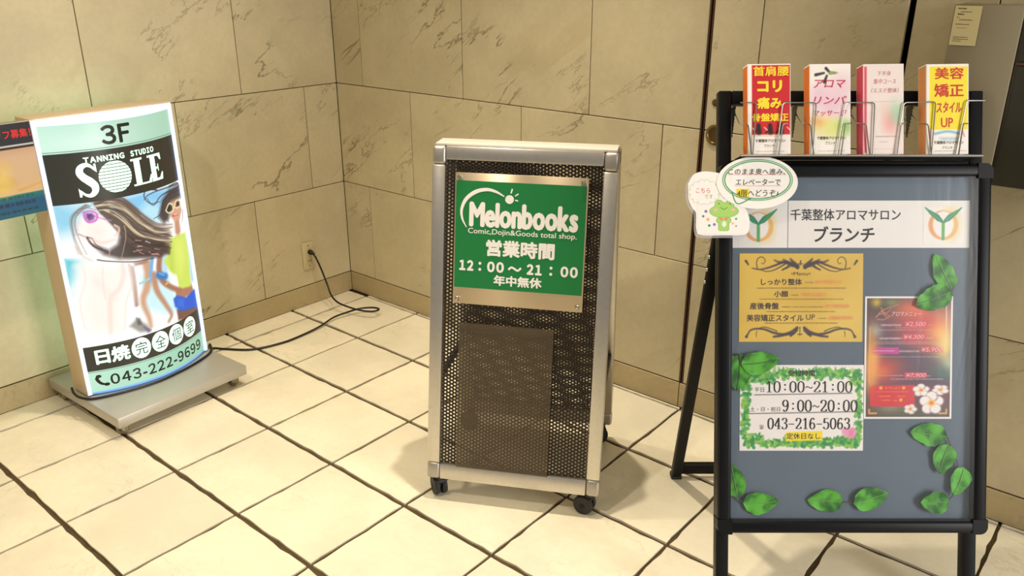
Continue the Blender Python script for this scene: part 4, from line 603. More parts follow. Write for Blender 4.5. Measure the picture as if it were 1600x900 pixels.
# wheeled base
bp_ = MB(); bp_.box((0, 0.0165, .0560), (.442, .426, .033), .003)
bp_.build('base_plate', M_SILVER, ts)
def swivel_caster(parent, x, y, top, r, wd, yaw, mw, mh):
    h = MB(); R = Matrix.Translation((x, y, 0)) @ Matrix.Rotation(yaw, 4, 'Z')
    h.cyl((0, 0, top-.008), (0, 0, top), .011, n=14, M=R)
    for s in (-1, 1): h.box((s*(wd/2+.0025), .006, (r*.9+top)/2), (.002, .02, top-r*.9), .0008, R)
    h.box((0, .003, top-.010), (wd+.007, .024, .004), .001, R)
    o = h.build('caster', mh, parent)
    MB().lathe([(-wd/2, r*.72), (-wd/2+.002, r*.95), (-wd/4, r), (wd/4, r), (wd/2-.002, r*.95), (wd/2, r*.72)], (0, .012, r), (1, 0, 0), 22, R).build('wheel', mw, o)
    MB().cyl((-wd/2-.004, .012, r), (wd/2+.004, .012, r), .0045, n=10, M=R).build('axle', M_HUB, o)
    return o
M_CASTER = mat('brass_grey_caster', (150, 138, 112), .4, .6)
for x, y, a in ((-.19, -.172, .5), (.19, -.172, .3), (-.19, .20, 2.6), (.19, .20, -2.4)): swivel_caster(ts, x, y, .041, .0195, .016, a, M_CASTER, M_SILVER)

# recruiting board hooked on the side of the lit sign
sb = link('recruitment_board', None, None, TM(.2356, -1.0221, .075, 1.6174) @ Matrix(((1, 0, 0, 0), (0, 0, -1, 0), (0, 1, 0, 0), (0, 0, 0, 1))))
tag(sb, 'flat coloured recruiting board fixed beside the left edge of the glowing sign', 'board')
SX0, SX1, SY0, SY1 = -.62, -.2085, .5905, .8405
MB().box(((SX0+SX1)/2, (SY0+SY1)/2, -.003), (SX1-SX0, SY1-SY0, .010), .001).build('panel', mat('board_core', (200, 196, 190), .5), sb)
MB().box((-.2226, .74, -.012), (.03, .03, .006), .001).build('bracket', M_SILVER, sb)
cs = Canvas(SX0+.001, SY0+.001, SX1-.001, SY1-.001, .0022, (190, 160, 130))
cs.grad([(.59, (6, 92, 110)), (.605, (10, 84, 120)), (.63, (14, 78, 128)), (.645, (20, 110, 116)), (.6505, (24, 116, 112)), (.6515, (196, 190, 170)), (.655, (214, 176, 128)), (.69, (206, 176, 140)), (.75, (206, 174, 146)), (.7715, (196, 160, 132)), (.7725, (30, 22, 26)), (.7785, (30, 22, 26)), (.7795, (200, 196, 200)), (.7835, (200, 196, 200)), (.7845, (24, 26, 42)), (.85, (30, 30, 40))])
cs.blotch([(214, 184, 100), (200, 168, 70), (224, 196, 120)], 60, .006, .02, random.Random(5), .6, .6, (-.5, .67, -.29, .735))
cs.stroke((206, 160, 86), [(-.27, .662), (-.24, .667), (-.21, .674)], .006, .003, .8)
rg = random.Random(8)
for y, h, c in ((.6415, .006, (30, 70, 66)), (.622, .009, (12, 40, 70)), (.6035, .006, (14, 50, 60))):
    x = -.6
    while x < -.235: w = rg.uniform(.004, .012); cs.poly(c, [(x, y), (x+w, y), (x+w, y+h), (x, y+h)], .001, .85); x += w+rg.uniform(.002, .006)
cs.build('board_print', M_PRINT, sb, z=.0026)
Print(.0034).text('スタッフ募集！', -.346, .800, -.212, .8235, .02).build('red_lettering', mat('red_lettering', (214, 44, 44), .5), sb)

# ------------------------------------------------------------------ perforated steel A-stand
CY, CT = .4964, .1806
cb = thing('perforated_stand', 'silver framed perforated metal stand on black casters with green shop hours sign', 'sign', TM(1.5248, -.7417, 0, CY))
PF = plane_matrix(CT, .06)
PRr = Matrix.Translation((0, .389, 0)) @ Matrix.Rotation(math.pi, 4, 'Z') @ PF
CW, CH, PT = .2237, .854, .0335
def stand_frame(P, front):
    for sx in (-1, 1):
        MB().box((sx*(CW-PT/2), CH/2, -.014), (PT, CH-.09, .028), .004, P).build('post', M_ALU, cb)
        for b in (.0225, CH-.0225): MB().box((sx*(CW-PT/2), b, -.014), (PT+.0006, .045, .0286), .008, P, 3).build('corner_joint', M_CORNER, cb)
    for b, h in ((.022, .041), (CH-.0165, .033)): MB().box((0, b, -.014), (2*CW-2*PT-.001, h, .028), .003, P).build('rail', M_ALU, cb)
stand_frame(PF, True); stand_frame(PRr, False)
def perforated(w0, w1, h0, h1, pitch, rad, th):
    vs, fs = [], []; dx = pitch*math.sqrt(3)/2; nx = int((w1-w0)/dx); ny = int((h1-h0)/pitch)
    ang = [math.radians(60*i) for i in range(6)]; R = pitch/math.sqrt(3)
    for i in range(nx+1):
        for j in range(ny+1):
            cx = w0+dx*(i+.5); cy = h0+pitch*(j+.5+(.5 if i % 2 else 0))
            if cx+R > w1 or cy+pitch/2 > h1: continue
            o = len(vs)
            for z in (0.0, -th):
                vs += [(cx+R*math.cos(a), cy+R*math.sin(a), z) for a in ang]+[(cx+rad*math.cos(a), cy+rad*math.sin(a), z) for a in ang]
            for k in range(6):
                l = (k+1) % 6
                fs += [(o+k, o+l, o+6+l, o+6+k), (o+12+l, o+12+k, o+18+k, o+18+l), (o+6+k, o+6+l, o+18+l, o+18+k)]
    key = {}; new = []; out = []          # neighbouring cells share their rim vertices
    for p in vs:
        k = (round(p[0], 5), round(p[1], 5), round(p[2], 5))
        if k not in key: key[k] = len(out); out.append(p)
        new.append(key[k])
    return out, [tuple(new[i] for i in f) for f in fs]
pv, pf = perforated(-CW+PT-.004, CW-PT+.004, .036, CH-.028, .0094, .0029, .0012)
sheets = []
for P in (PF, PRr):
    b = MB(); b.add([(x, y, z-.012) for x, y, z in pv], pf, P); b.build('perforated_sheet', M_MESH, cb, sharp=20)
ty = CH*math.sin(CT)
cap = MB(); cap.box((0, .1945, .06+CH*math.cos(CT)+.001), (2*CW-.01, .064, .006), .002)
cap.build('top_cover', mat('silver_top_cover', (226, 220, 210), .35, .2), cb)
for x, y, a in ((-.195, .02, .6), (.195, .02, 1.3), (-.195, .365, 2.2), (.195, .365, 1.9)):
    h = MB(); R = Matrix.Translation((x, y, 0)) @ Matrix.Rotation(a, 4, 'Z')
    h.cyl((0, 0, .048), (0, 0, .0615), .012, n=14, M=R).box((0, .004, .044), (.034, .034, .012), .005, R)
    o = h.build('caster', M_BLACK, cb)
    for s in (-1, 1): MB().lathe([(-.0075, .015), (-.006, .0245), (0, .0265), (.006, .0245), (.0075, .015)], (s*.0105, .008, .0265), (1, 0, 0), 24, R).build('wheel', M_BLACK, o)
    MB().cyl((-.018, .008, .0265), (.018, .008, .0265), .009, n=14, M=R).build('hub', M_HUB, o)
for sx in (-1, 1):
    MB().box((sx*.212, .1945, .30), (.012, .26, .018), .003).build('spreader_bar', M_HUB, cb)
# brushed plate with the green panel
spl = MB().box((-.003, .632, .0015), (.322, .321, .0025), .0008, PF).build('sign_plate', M_PLATE, cb)
gp = Print(.0034); gp.rect(-.161, .5125, .1545, .7735); gp.v = [tuple(PF @ Vector(v)) for v in gp.v]; gp.build('green_panel', M_GREEN, spl)
w = Print(.0040)
w.chars('Melonbooks', -.127, .664, .138, .060, .0030, -.02)
w.cut(); w.text('Comic,Dojin&Goods total shop.', -.129, .6435, .136, .6605, .008)
w.cut(); w.stroke([(-.133, .661), (-.144, .682), (-.146, .705), (-.135, .730), (-.112, .748), (-.085, .7545), (-.062, .750), (-.042, .740)], [.002, .005, .007, .009, .0095, .008, .006, .0025])
w.cut(); w.disc(-.029, .7335, .0105); w.stroke([(-.026, .748), (-.023, .759)], .0035); w.stroke([(-.016, .742), (-.008, .748)], .003); w.stroke([(-.0155, .7325), (-.008, .731)], .003)
w.cut(); w.text('営業時間', -.083, .594, .085, .635, .04)
w.cut(); w.chars('12', -.149, .555, -.113, .026, .0016, .2); w.chars('00', -.079, .555, -.037, .026, .0016, .16); w.chars('21', .019, .555, .056, .026, .0016, .2); w.chars('00', .101, .555, .143, .026, .0016, .16)
for x in (-.097, .078):
    for y in (.560, .575): w.disc(x, y, .0036)
w.stroke([(-.026, .564), (-.019, .570), (-.011, .567), (-.003, .563), (.005, .570)], .005)
w.cut(); w.text('年中無休', -.062, .5225, .057, .549, .036)
w.v = [tuple(PF @ Vector(v)) for v in w.v]; w.build_each('white_lettering', M_WHITE, spl)
for x, y in ((-.152, .781), (.146, .781), (-.152, .484), (.146, .484)):
    MB().lathe([(0, .0062), (.002, .0062), (.005, .004), (.006, 0)], (x, y, .0028), (0, 0, 1), 16, PF).build('screw', M_CHROME, spl)
pk_ = MB(); pk_.box((-.0275, .232, .0016), (.238, .382, .0008), 0, PF); pk_.build('plastic_pocket', M_POCKET, cb)
MB().box((-.0275, .409, .0026), (.238, .020, .0012), .0004, PF).build('pocket_lip', M_POCKET, cb)

# ------------------------------------------------------------------ black A-board with posters
AY, AT = .6973, .3432
_o = Vector((2.2875, -.5407, .2156)); _up = Vector((-.2161, .2580, .9417)); _base = _o-_up*.229
MA = TM(_base.x, _base.y, 0, AY)
ab = thing('poster_stand', 'tall black A-frame poster stand with leaf trimmed grey board', 'sign', MA)
PA = plane_matrix(AT)
def wedge_cut(b): return b
for sx in (-1, 1):
    MB().box((sx*.2635, .565, -.034), (.027, 1.128, .026), .003, PA).build('post', M_FRAME, ab)
MB().box((0, 1.1145, -.034), (.5, .029, .026), .003, PA).build('top_bar', M_FRAME, ab)
MB().box((0, .966, -.034), (.5, .036, .026), .003, PA).build('middle_bar', M_FRAME, ab)
FW, FB, FT_ = .2808, .2025, .9725
SI, SB_, ST_ = .2525, .229, .946
def rail(p0, p1, wd, ax):
    c = ((p0[0]+p1[0])/2, (p0[1]+p1[1])/2, -.005); L = math.dist(p0, p1)
    return MB().box(c, (wd, L, .032) if ax else (L, wd, .032), .0075, PA, 3).build('frame_rail', M_FRAME, ab)
rail((-.2668, FB+.02), (-.2668, FT_-.02), .028, True); rail((.2668, FB+.02), (.2668, FT_-.02), .028, True)
rail((-.262, (FB+SB_)/2), (.262, (FB+SB_)/2), .0265, False); rail((-.262, (FT_+ST_)/2), (.262, (FT_+ST_)/2), .0265, False)
for sx in (-1, 1):
    for cy, sy in ((FB, 1), (FT_, -1)):
        r = .016; pts = [(0, 0)]
        out = []
        for q in range(7):
            a = math.radians(90*q/6); out.append((FW+.0012-r+r*math.cos(a), r-r*math.sin(a)-.0012))
        pts = [(FW-.030, -.0012)]+[(x, y) for x, y in reversed(out)]+[(FW+.0012, .030), (FW-.030, .030)]
        poly = [(sx*x, cy+sy*y) for x, y in pts]
        if sx*sy < 0: poly = poly[::-1]
        MB().prism(poly, -.0225, .0118, PA).build('corner_cap', M_LEG, ab)
MB().box((0, (SB_+ST_)/2, -.0125), (2*SI+.02, ST_-SB_+.02, .007), 0, PA).build('backing_board', M_BACK, ab)
fm = MB(); nx_, ny_ = 2, 2
MB().box((0, (SB_+ST_)/2, .0072), (2*SI+.004, ST_-SB_+.004, .0006), 0, PA).build('cover_sheet', M_FILM, ab)
# rear legs and their cross bar
foot = [(-.2655, .5505, .012), (.2655, .5505, .012)]
for sx in (-1, 1):
    p0 = Vector((sx*.2635, .548, .004)); p1 = Vector((sx*.2635, .330, .795)); d = (p1-p0); L = d.length; d.normalize()
    Q = Matrix.Translation((p0+p1)/2) @ Matrix.Rotation(math.atan2(-d.y, d.z), 4, 'X')
    Q = Matrix.Translation((p0+p1)/2) @ Vector((0, 0, 1)).rotation_difference(d).to_matrix().to_4x4()
    lg = MB().box((0, 0, 0), (.026, .022, L), .003, Q).build('rear_leg', M_LEG, ab)
    MB().box((p0.x, p0.y+.001, .006), (.029, .028, .012), .003).build('foot', M_BLACK, lg)
    for k in range(3): MB().lathe([(0, .0042), (.002, .0036), (.0026, 0)], tuple(p0+d*(L*.80+k*.034)+Vector((sx*.013, 0, 0))), (sx, 0, 0), 12).build('screw', M_CHROME, lg)
MB().box((0, .543, .033), (.505, .02, .028), .003).build('cross_bar', M_LEG, ab)
MB().box((0, .329, .79), (.505, .02, .024), .003).build('hinge_bar', M_LEG, ab)
# brochure rack of bent wire
rw = .0013
MB().tube([PA @ Vector(p) for p in ((-.247, .9865, .034), (.247, .9865, .034))], .002, 8).build('rack_rail', M_CHROME, ab)
M_TRAY = mat('dark_rack_tray', (30, 30, 34), .4)
MB().box((0, .9845, .008), (.49, .0025, .05), .0008, PA).build('rack_tray', M_TRAY, ab)
loops = [[(-.248, 1.0928), (-.2146, 1.0928), (-.2215, .987)], [(-.1746, .987), (-.1613, 1.0929), (-.0937, 1.0929), (-.0991, .987)], [(-.0517, .987), (-.0343, 1.093), (.0251, 1.093), (.0221, .987)], [(.0689, .987), (.0841, 1.0931), (.1488, 1.0944), (.1419, .987)], [(.1913, .987), (.2112, 1.0971), (.249, 1.0971)]]
def round_corners(pts, r=.005):
    out = [Vector(pts[0])]
    for i in range(1, len(pts)-1):
        p = Vector(pts[i]); a = (Vector(pts[i-1])-p).normalized(); b = (Vector(pts[i+1])-p).normalized()
        out += [p+a*r, p+(a+b)*r*.35, p+b*r]
    return out+[Vector(pts[-1])]
for lp in loops:
    MB().tube([PA @ Vector((p.x, p.y, .034)) for p in round_corners([(x, y, 0) for x, y in lp])], rw, 7).build('wire_loop', M_WIRE, ab)
for x0 in (-.243, -.1165, -.0035, .1225):
    for xa in (x0-.005, x0+.098):
        s = 1 if xa == x0-.005 else -1
        MB().tube([PA @ Vector(p) for p in round_corners([(xa, 1.09, -.02), (xa, 1.052, .028), (xa+s*.016, 1.05, .0345), (xa+s*.024, .987, .0345)], .004)], rw, 6).build('side_wire', M_WIRE, ab)
    # dark toothed strip at the left of each stack
    d_ = [(-.021, 1.095), (.012, 1.095)]; k = 9; pts = [(-.020, 1.093), (.010, 1.093)]
    for q in range(k):
        c0 = .010-(.026)*q/k; b0 = 1.085-.06*q/k; pts += [(c0, b0), (c0-.005, b0-.0015)]
    MB().prism(pts, -.0006, .0006, PA @ Matrix(((0, 0, 1, x0-.0075), (0, 1, 0, 0), (1, 0, 0, 0), (0, 0, 0, 1)))).build('toothed_strip', M_TRAY, ab)

WA = MA @ PA
def sheet_thing(name, label, cat, x0, y0, x1, y1, z, th=.0006, m=M_PAPER, group=None, quad=None):
    o = tag(link(name, None, None, WA @ Matrix.Translation((x0, y0, z))), label, cat, group); o.empty_display_size = .05
    MB().box(((x1-x0)/2, (y1-y0)/2, -th/2), (x1-x0, y1-y0, th)).build('paper', m, o)
    return o, x1-x0, y1-y0
# name banner
nb, W_, H_ = sheet_thing('name_banner', 'wide white salon name banner with two sprout logos near the board top', 'banner', -.2515, .7995, .2447, .898, -.0078)
def logo(parent, cx, cy, r):
    c = Canvas(cx-r*1.35, cy-r*1.25, cx+r*1.35, cy+r*1.28, .0011, (246, 243, 241))
    c.disc((238, 168, 110), cx, cy, r); c.disc((240, 204, 110), cx+r*.5, cy+r*.1, r*.5, r*.9, .85, r*.4); c.disc((246, 243, 241), cx-.0, cy+r*.05, r*.70, r*.88)
    c.poly((90, 178, 96), [(cx-r*.1, cy-r*1.02), (cx+r*.1, cy-r*1.02), (cx+r*.11, cy+r*.25), (cx-r*.11, cy+r*.25)], .0006)
    for s in (-1, 1):
        c.poly((30, 136, 98), [(cx, cy+r*.12), (cx+s*r*.42, cy+r*.28), (cx+s*r*.9, cy+r*.72), (cx+s*r*1.28, cy+r*1.2), (cx+s*r*.85, cy+r*.98), (cx+s*r*.3, cy+r*.68), (cx+s*r*.05, cy+r*.36)], .0008); c.stroke((30, 136, 98), [(cx+s*r*.1, cy+r*.25), (cx+s*r*.6, cy+r*.62), (cx+s*r*1.2, cy+r*1.15)], r*.16, r*.08)
        c.poly((110, 190, 110), [(cx+s*r*.2, cy+r*.3), (cx+s*r*.75, cy+r*.7), (cx+s*r*1.1, cy+r*1.05), (cx+s*r*.7, cy+r*.8)], .003, .7)
    c.build('sprout_logo', M_PRINT, parent, z=.0003)
logo(nb, .055, .044, .031); logo(nb, .441, .0475, .031)
p = Print(.0005); p.rect(.1165, .0, .1172, .0985)
p.cut(); p.text('千葉整体アロマサロン', .122, .057, .352, .081, .008); p.cut(); p.text('ブランチ', .172, .012, .298, .045, .018, .12)
p.build_each('lettering', M_INK, nb)
# gold menu
gm, W_, H_ = sheet_thing('gold_menu', 'gold treatment menu sheet with dark scroll ornaments at the upper left of board', 'poster', -.2355, .6025, .0235, .788, -.0078, m=mat('gold_paper', (226, 188, 76), .4))
c = Canvas(.0005, .0005, W_-.0005, H_-.0005, .00095, (224, 188, 78)); rg = random.Random(11)
c.blotch([(232, 200, 96), (216, 176, 64), (234, 196, 82)], 60, .01, .04, rg, .35, .8)
ink = (62, 52, 62)
def orn(pts, w0, w1=None, flip=(False, False), al=.95):
    for fx in (1, -1):
        c.stroke(ink, [(W_/2+fx*(x-.1295), y) for x, y in pts], w0, w1, al)
sx_ = W_/1540.
def gp_(x, y): return ((x-45)*sx_, H_-(y-55)*sx_)
for pts, w0, w1 in (([(205, 240), (300, 255), (400, 235), (500, 200), (600, 165), (690, 190), (770, 235)], .002, .006), ([(310, 260), (380, 280), (470, 265), (560, 220), (640, 170)], .0012, .003), ([(270, 240), (258, 180), (275, 120), (325, 100), (365, 140), (345, 185), (320, 175)], .002, .0012), ([(480, 140), (540, 165), (620, 165), (700, 200)], .002, .008), ([(590, 130), (640, 160), (720, 200)], .002, .007), ([(680, 125), (710, 160), (770, 215)], .003, .008), ([(580, 260), (630, 235), (660, 215)], .003, .005), ([(125, 150), (140, 170), (155, 195)], .005, .003)):
    orn([gp_(x, y) for x, y in pts], w0, w1)
def gq(x, y): return ((x-45)*sx_, H_-(y+543-55)*sx_)
for pts, w0, w1 in (([(150, 530), (190, 470), (270, 450), (370, 460), (480, 500), (600, 520), (700, 490), (770, 440)], .0025, .006), ([(290, 450), (350, 430), (430, 445), (520, 480)], .0015, .002), ([(270, 480), (262, 520), (265, 555)], .0015, .001), ([(480, 550), (560, 540), (640, 520), (720, 510)], .004, .006), ([(690, 540), (740, 500), (770, 470)], .004, .004), ([(140, 550), (152, 528)], .006, .003)):
    orn([gq(x, y) for x, y in pts], w0, w1)
c.stroke(ink, [gp_(780, 185), gp_(830, 185)], .002); c.stroke(ink, [gp_(805, 150), gp_(805, 205)], .003, .001)
c.stroke(ink, [gq(780, 520), gq(830, 520)], .002); c.stroke(ink, [gq(805, 430), gq(805, 540)], .002, .001)
def fuzzy(c, x0, x1, y, h, col, rg, al=.7, gap=.35):
    x = x0
    while x < x1:
        w = rg.uniform(h*.5, h*1.2); c.stroke(col, [(x, y+rg.uniform(-h*.15, h*.15)), (min(x+w, x1), y)], h, h, al*rg.uniform(.4, 1), .6, False); x += w+h*gap
for x0, x1, y in ((270, 1370, 487), (300, 1340, 625), (390, 1240, 780), (370, 1270, 923)): fuzzy(c, *[gp_(x0, y)[0], gp_(x1, y)[0]], gp_(0, y)[1], .0018, (120, 98, 56), rg, .8, .2)
for x0, x1, y in ((870, 960, 418), (690, 780, 575), (580, 690, 722), (710, 1090, 722), (1030, 1130, 865)): fuzzy(c, gp_(x0, y)[0], gp_(x1, y)[0], gp_(0, y)[1], .002, (120, 96, 50), rg, .7, .3)
for x0, x1, y in ((1000, 1300, 410), (830, 1130, 568), (1120, 1400, 710), (1170, 1450, 858)): fuzzy(c, gp_(x0, y)[0], gp_(x1, y)[0], gp_(0, y)[1], .007, (222, 138, 74), rg, .55, .1)
c.build('menu_print', M_PRINT, gm, z=.0003)
p = Print(.0006)
def gt(t, x0, y0, x1, y1, **k): a = gp_(x0, y1); b = gp_(x1, y0); p.cut(); p.text(t, a[0], a[1], b[0], b[1], **k)
gt('•Menu•', 690, 285, 930, 330, bold=.0); gt('しっかり整体', 315, 370, 825, 450, bold=.022); gt('小顔', 480, 520, 655, 600, bold=.022)
gt('産後骨盤', 180, 668, 540, 752, bold=.022); gt('美容矯正スタイル', 140, 815, 850, 902, bold=.018); gt('UP', 880, 815, 990, 882, bold=.0)
p.build_each('lettering', mat('brown_ink', (58, 44, 50), .6), gm)
# aroma menu
am, W_, H_ = sheet_thing('aroma_menu', 'red and orange aroma price poster with white blossoms at the board right', 'poster', .0285, .4405, .2125, .698, -.0078)
b0 = .004; c = Canvas(b0, b0, W_-b0, H_-b0, .00095, (92, 62, 78)); rg = random.Random(21)
X_, Y_ = c.X/W_, c.Y/H_
def wash(cx, cy, rx, ry, col, al):
    a = np.clip(al*np.exp(-(((X_-cx)/rx)**2+((Y_-cy)/ry)**2)), 0, 1)[..., None]; c.C = c.C*(1-a)+np.array(col, float)*a
for a in ((.3, .55, .6, .2, (70, 62, 92), .8), (.55, .88, .3, .10, (206, 96, 60), .9), (.8, .72, .25, .12, (236, 170, 80), .95), (.9, .6, .14, .12, (240, 214, 120), .8), (.55, .74, .22, .10, (186, 60, 74), .8), (.62, .64, .25, .06, (196, 70, 70), .7), (.1, .45, .10, .2, (232, 140, 60), .95), (.07, .38, .06, .12, (250, 214, 110), .8), (.22, .38, .16, .1, (190, 74, 60), .8), (.3, .34, .3, .05, (160, 60, 80), .6), (.12, .72, .08, .06, (170, 180, 176), .8), (.15, .92, .15, .08, (54, 50, 50), .9), (.13, .95, .06, .04, (206, 180, 40), .95), (.3, .95, .08, .03, (110, 140, 70), .9), (.96, .45, .08, .08, (190, 200, 170), .9), (.88, .36, .12, .08, (46, 104, 92), .9), (.95, .8, .06, .12, (190, 130, 150), .8), (.75, .3, .2, .05, (60, 50, 80), .8), (.5, .06, .5, .09, (80, 84, 60), .95), (.3, .1, .15, .05, (150, 150, 120), .8), (.5, .12, .06, .05, (120, 130, 60), .8), (.8, .2, .25, .1, (120, 40, 56), .8)): wash(*a)
def aq(x, y): return ((x-62)/1250*W_, H_-(y-45)/1735*H_)        # 9x crop coordinates
for pts in ([(220, 340), (300, 250), (420, 200), (540, 160)], [(240, 370), (340, 370), (440, 310)], [(290, 210), (330, 270), (420, 330)], [(260, 300), (380, 270), (430, 220)], [(300, 250), (360, 330), (400, 350)]): c.stroke((190, 126, 96), [aq(*q) for q in pts], .003, .0015, .9)
for x0, x1, y, h in ((300, 570, 450, .004), (280, 590, 640, .004), (560, 830, 820, .004), (970, 1040, 450, .003), (920, 1030, 635, .003), (260, 1020, 520, .0014), (190, 1150, 690, .0012), (190, 1130, 715, .0012), (500, 860, 490, .0012), (180, 1150, 900, .0012)): fuzzy(c, aq(x0, y)[0], aq(x1, y)[0], aq(0, y)[1], h, (206, 186, 190), rg, .75, .3)
for x0, x1, y in ((.15, .45, .355), (.3, .9, .325), (.68, .76, .352)): fuzzy(c, x0*W_, x1*W_, y*H_, .0022, (196, 170, 180), rg, .7, .3)
def bx_(col, x0, y0, x1, y1, al=1, soft=.0006): a = aq(x0, y1); b = aq(x1, y0); c.poly(col, [(a[0], a[1]), (b[0], a[1]), (b[0], b[1]), (a[0], b[1])], soft, al)
bx_((200, 60, 160), 165, 765, 550, 860, .95, .001); bx_((226, 60, 84), 625, 395, 940, 480, .8, .002); bx_((226, 60, 84), 600, 580, 920, 660, .85, .002); bx_((226, 60, 84), 860, 760, 1180, 835, .85, .002)
c.poly((220, 66, 90), [(.46*W_, .335*H_), (.71*W_, .335*H_), (.71*W_, .378*H_), (.46*W_, .378*H_)], .001)
fuzzy(c, aq(180, 0)[0], aq(490, 0)[0], aq(0, 815)[1], .0016, (236, 190, 226), rg, .8, .3)
rb = (212, 34, 48); c.poly(rb, [(.07*W_, .10*H_), (.575*W_, .10*H_), (.585*W_, .27*H_), (.56*W_, .278*H_), (.1*W_, .275*H_), (.06*W_, .255*H_)], .001)
for x0, x1, y, h in ((.13, .5, .222, .0016), (.17, .3, .185, .0028), (.38, .47, .185, .0024), (.2, .3, .152, .0028), (.34, .37, .15, .003)): fuzzy(c, x0*W_, x1*W_, y*H_, h, (240, 120, 40), rg, .9, .3)
for x, y in ((.19, .253), (.45, .253), (.42, .155)): c.disc((246, 200, 60), x*W_, y*H_, .0035, al=.9)
def blossom(cx, cy, r, rot, tilt=1.0):
    for k in range(5):
        a = math.radians(rot+72*k); q = (cx+r*.55*math.cos(a), cy+r*.55*math.sin(a)*tilt)
        c.disc((150, 120, 126), q[0]+.0008, q[1]-.0010, r*.50, r*.44*tilt, .8); c.disc((244, 240, 242), q[0], q[1], r*.43, r*.38*tilt)
    c.disc((250, 206, 120), cx, cy, r*.34, r*.3*tilt, .9, r*.12); c.disc((232, 120, 40), cx, cy, r*.18, r*.16*tilt, .9, r*.08)
blossom(.65*W_, .235*H_, .018, 20, .8); blossom(.87*W_, .238*H_, .018, 50, .65); blossom(.53*W_, .08*H_, .014, 70, .8); blossom(.77*W_, .13*H_, .026, 18)
for (x, y), d in (((.06, .055), 1), ((.94, .055), -1)): c.stroke((226, 170, 80), [(x*W_, .075*H_), (x*W_, .045*H_), ((x+d*.08)*W_, .045*H_)], .004, .004, .9, .4, False)
for a in ((.08, .5, .05, .25, (248, 170, 60), .7), (.12, .42, .06, .10, (255, 226, 120), .7), (.86, .74, .12, .12, (255, 190, 80), .75), (.92, .62, .07, .12, (255, 232, 140), .7), (.62, .9, .2, .06, (240, 120, 60), .7), (.7, .8, .2, .08, (216, 60, 60), .6), (.28, .44, .2, .07, (214, 70, 60), .55), (.2, .38, .10, .05, (240, 130, 60), .6)): wash(*a)
c.stroke((226, 200, 140), [(.055*W_, .3*H_), (.06*W_, .75*H_)], .003, .003, .5); c.stroke((236, 220, 150), [(.93*W_, .62*H_), (.925*W_, .93*H_)], .003, .003, .7)
c.build('menu_print', M_PRINT, am, z=.0003)
p = Print(.0006)
def at_(t, x0, y0, x1, y1, **k): a = aq(x0, y1); b = aq(x1, y0); p.cut(); p.text(t, a[0], a[1], b[0], b[1], **k)
at_('アロマメニュー', 440, 262, 860, 322, bold=.012, shear=.2); at_('¥2,500', 640, 402, 925, 475, shear=.2); at_('¥4,300', 615, 585, 905, 655, shear=.2); at_('¥5,900', 870, 765, 1165, 835, shear=.2)
p.cut(); p.text('¥7,900', .475*W_, .338*H_, .70*W_, .375*H_, .0, .2)
p.build_each('price_lettering', mat('pale_pink_ink', (240, 196, 206), .6), am)
Print(.0006).text('オプション', .235*W_, .245*H_, .41*W_, .262*H_).build('option_lettering', mat('yellow_ink', (248, 196, 60), .6), am)
# opening hours
hn, W_, H_ = sheet_thing('hours_notice', 'white opening hours notice with a green leaf border at the lower left of board', 'poster', -.2325, .373, .0275, .554, -.0078)
c = Canvas(.0005, .0005, W_-.0005, H_-.0005, .00095, (246, 241, 241)); rg = random.Random(31)
greens = [(70, 160, 70), (96, 180, 76), (130, 196, 70), (44, 140, 74), (60, 150, 90), (150, 200, 90)]
def leafy(x0, y0, x1, y1, n):
    for _ in range(n):
        x, y = rg.uniform(x0, x1), rg.uniform(y0, y1); a = rg.uniform(0, math.pi); L = rg.uniform(.004, .008)
        c.stroke(rg.choice(greens), [(x-L*math.cos(a), y-L*math.sin(a)), (x+L*math.cos(a), y+L*math.sin(a))], .007, .002, .9, .35)
leafy(.01, H_-.026, W_-.008, H_-.009, 150); leafy(.012, .012, W_-.01, .026, 150); leafy(.006, .02, .017, H_-.02, 80); leafy(W_-.013, .02, W_-.007, H_-.03, 50); leafy(.02, .02, .05, .035, 20); leafy(.03, H_-.035, .07, H_-.02, 20); leafy(W_-.03, H_-.04, W_-.01, H_-.02, 14); leafy(W_-.06, .018, W_-.01, .03, 25)
c.poly((240, 160, 196), [(W_-.046, .046), (W_-.02, .050), (W_-.012, .040), (W_-.02, .026), (W_-.03, .026), (W_-.044, .036)], .002); c.poly((226, 120, 170), [(W_-.03, .044), (W_-.02, .046), (W_-.022, .03), (W_-.03, .03)], .003, .6)
c.poly((250, 226, 40), [(.097, .020), (.174, .022), (.174, .042), (.097, .039)], .0012)
c.stroke((120, 116, 118), [(.031, .118), (.235, .1215)], .0022, .0022, 1, .3); c.stroke((120, 116, 118), [(.021, .0785), (.246, .0825)], .0022, .0022, 1, .3)
c.build('notice_print', M_PRINT, hn, z=.0003)
p = Print(.0006)
serif(p, '10:00~21:00', .053, .1235, .237, .1465); p.cut(); serif(p, '9:00~20:00', .088, .083, .248, .107); p.cut(); serif(p, '043-216-5063', .058, .046, .233, .069)
p.cut(); p.text('平日', .031, .124, .051, .1335, .0); p.cut(); p.text('土・日・祝日', .022, .083, .085, .0925, .0); p.cut(); p.text('☎', .041, .046, .051, .055); p.cut(); p.text('受付時間', .101, .1575, .157, .170, .022); p.cut(); p.text('定休日なし', .099, .0245, .170, .0375, .008)
p.build_each('lettering', M_INK, hn)

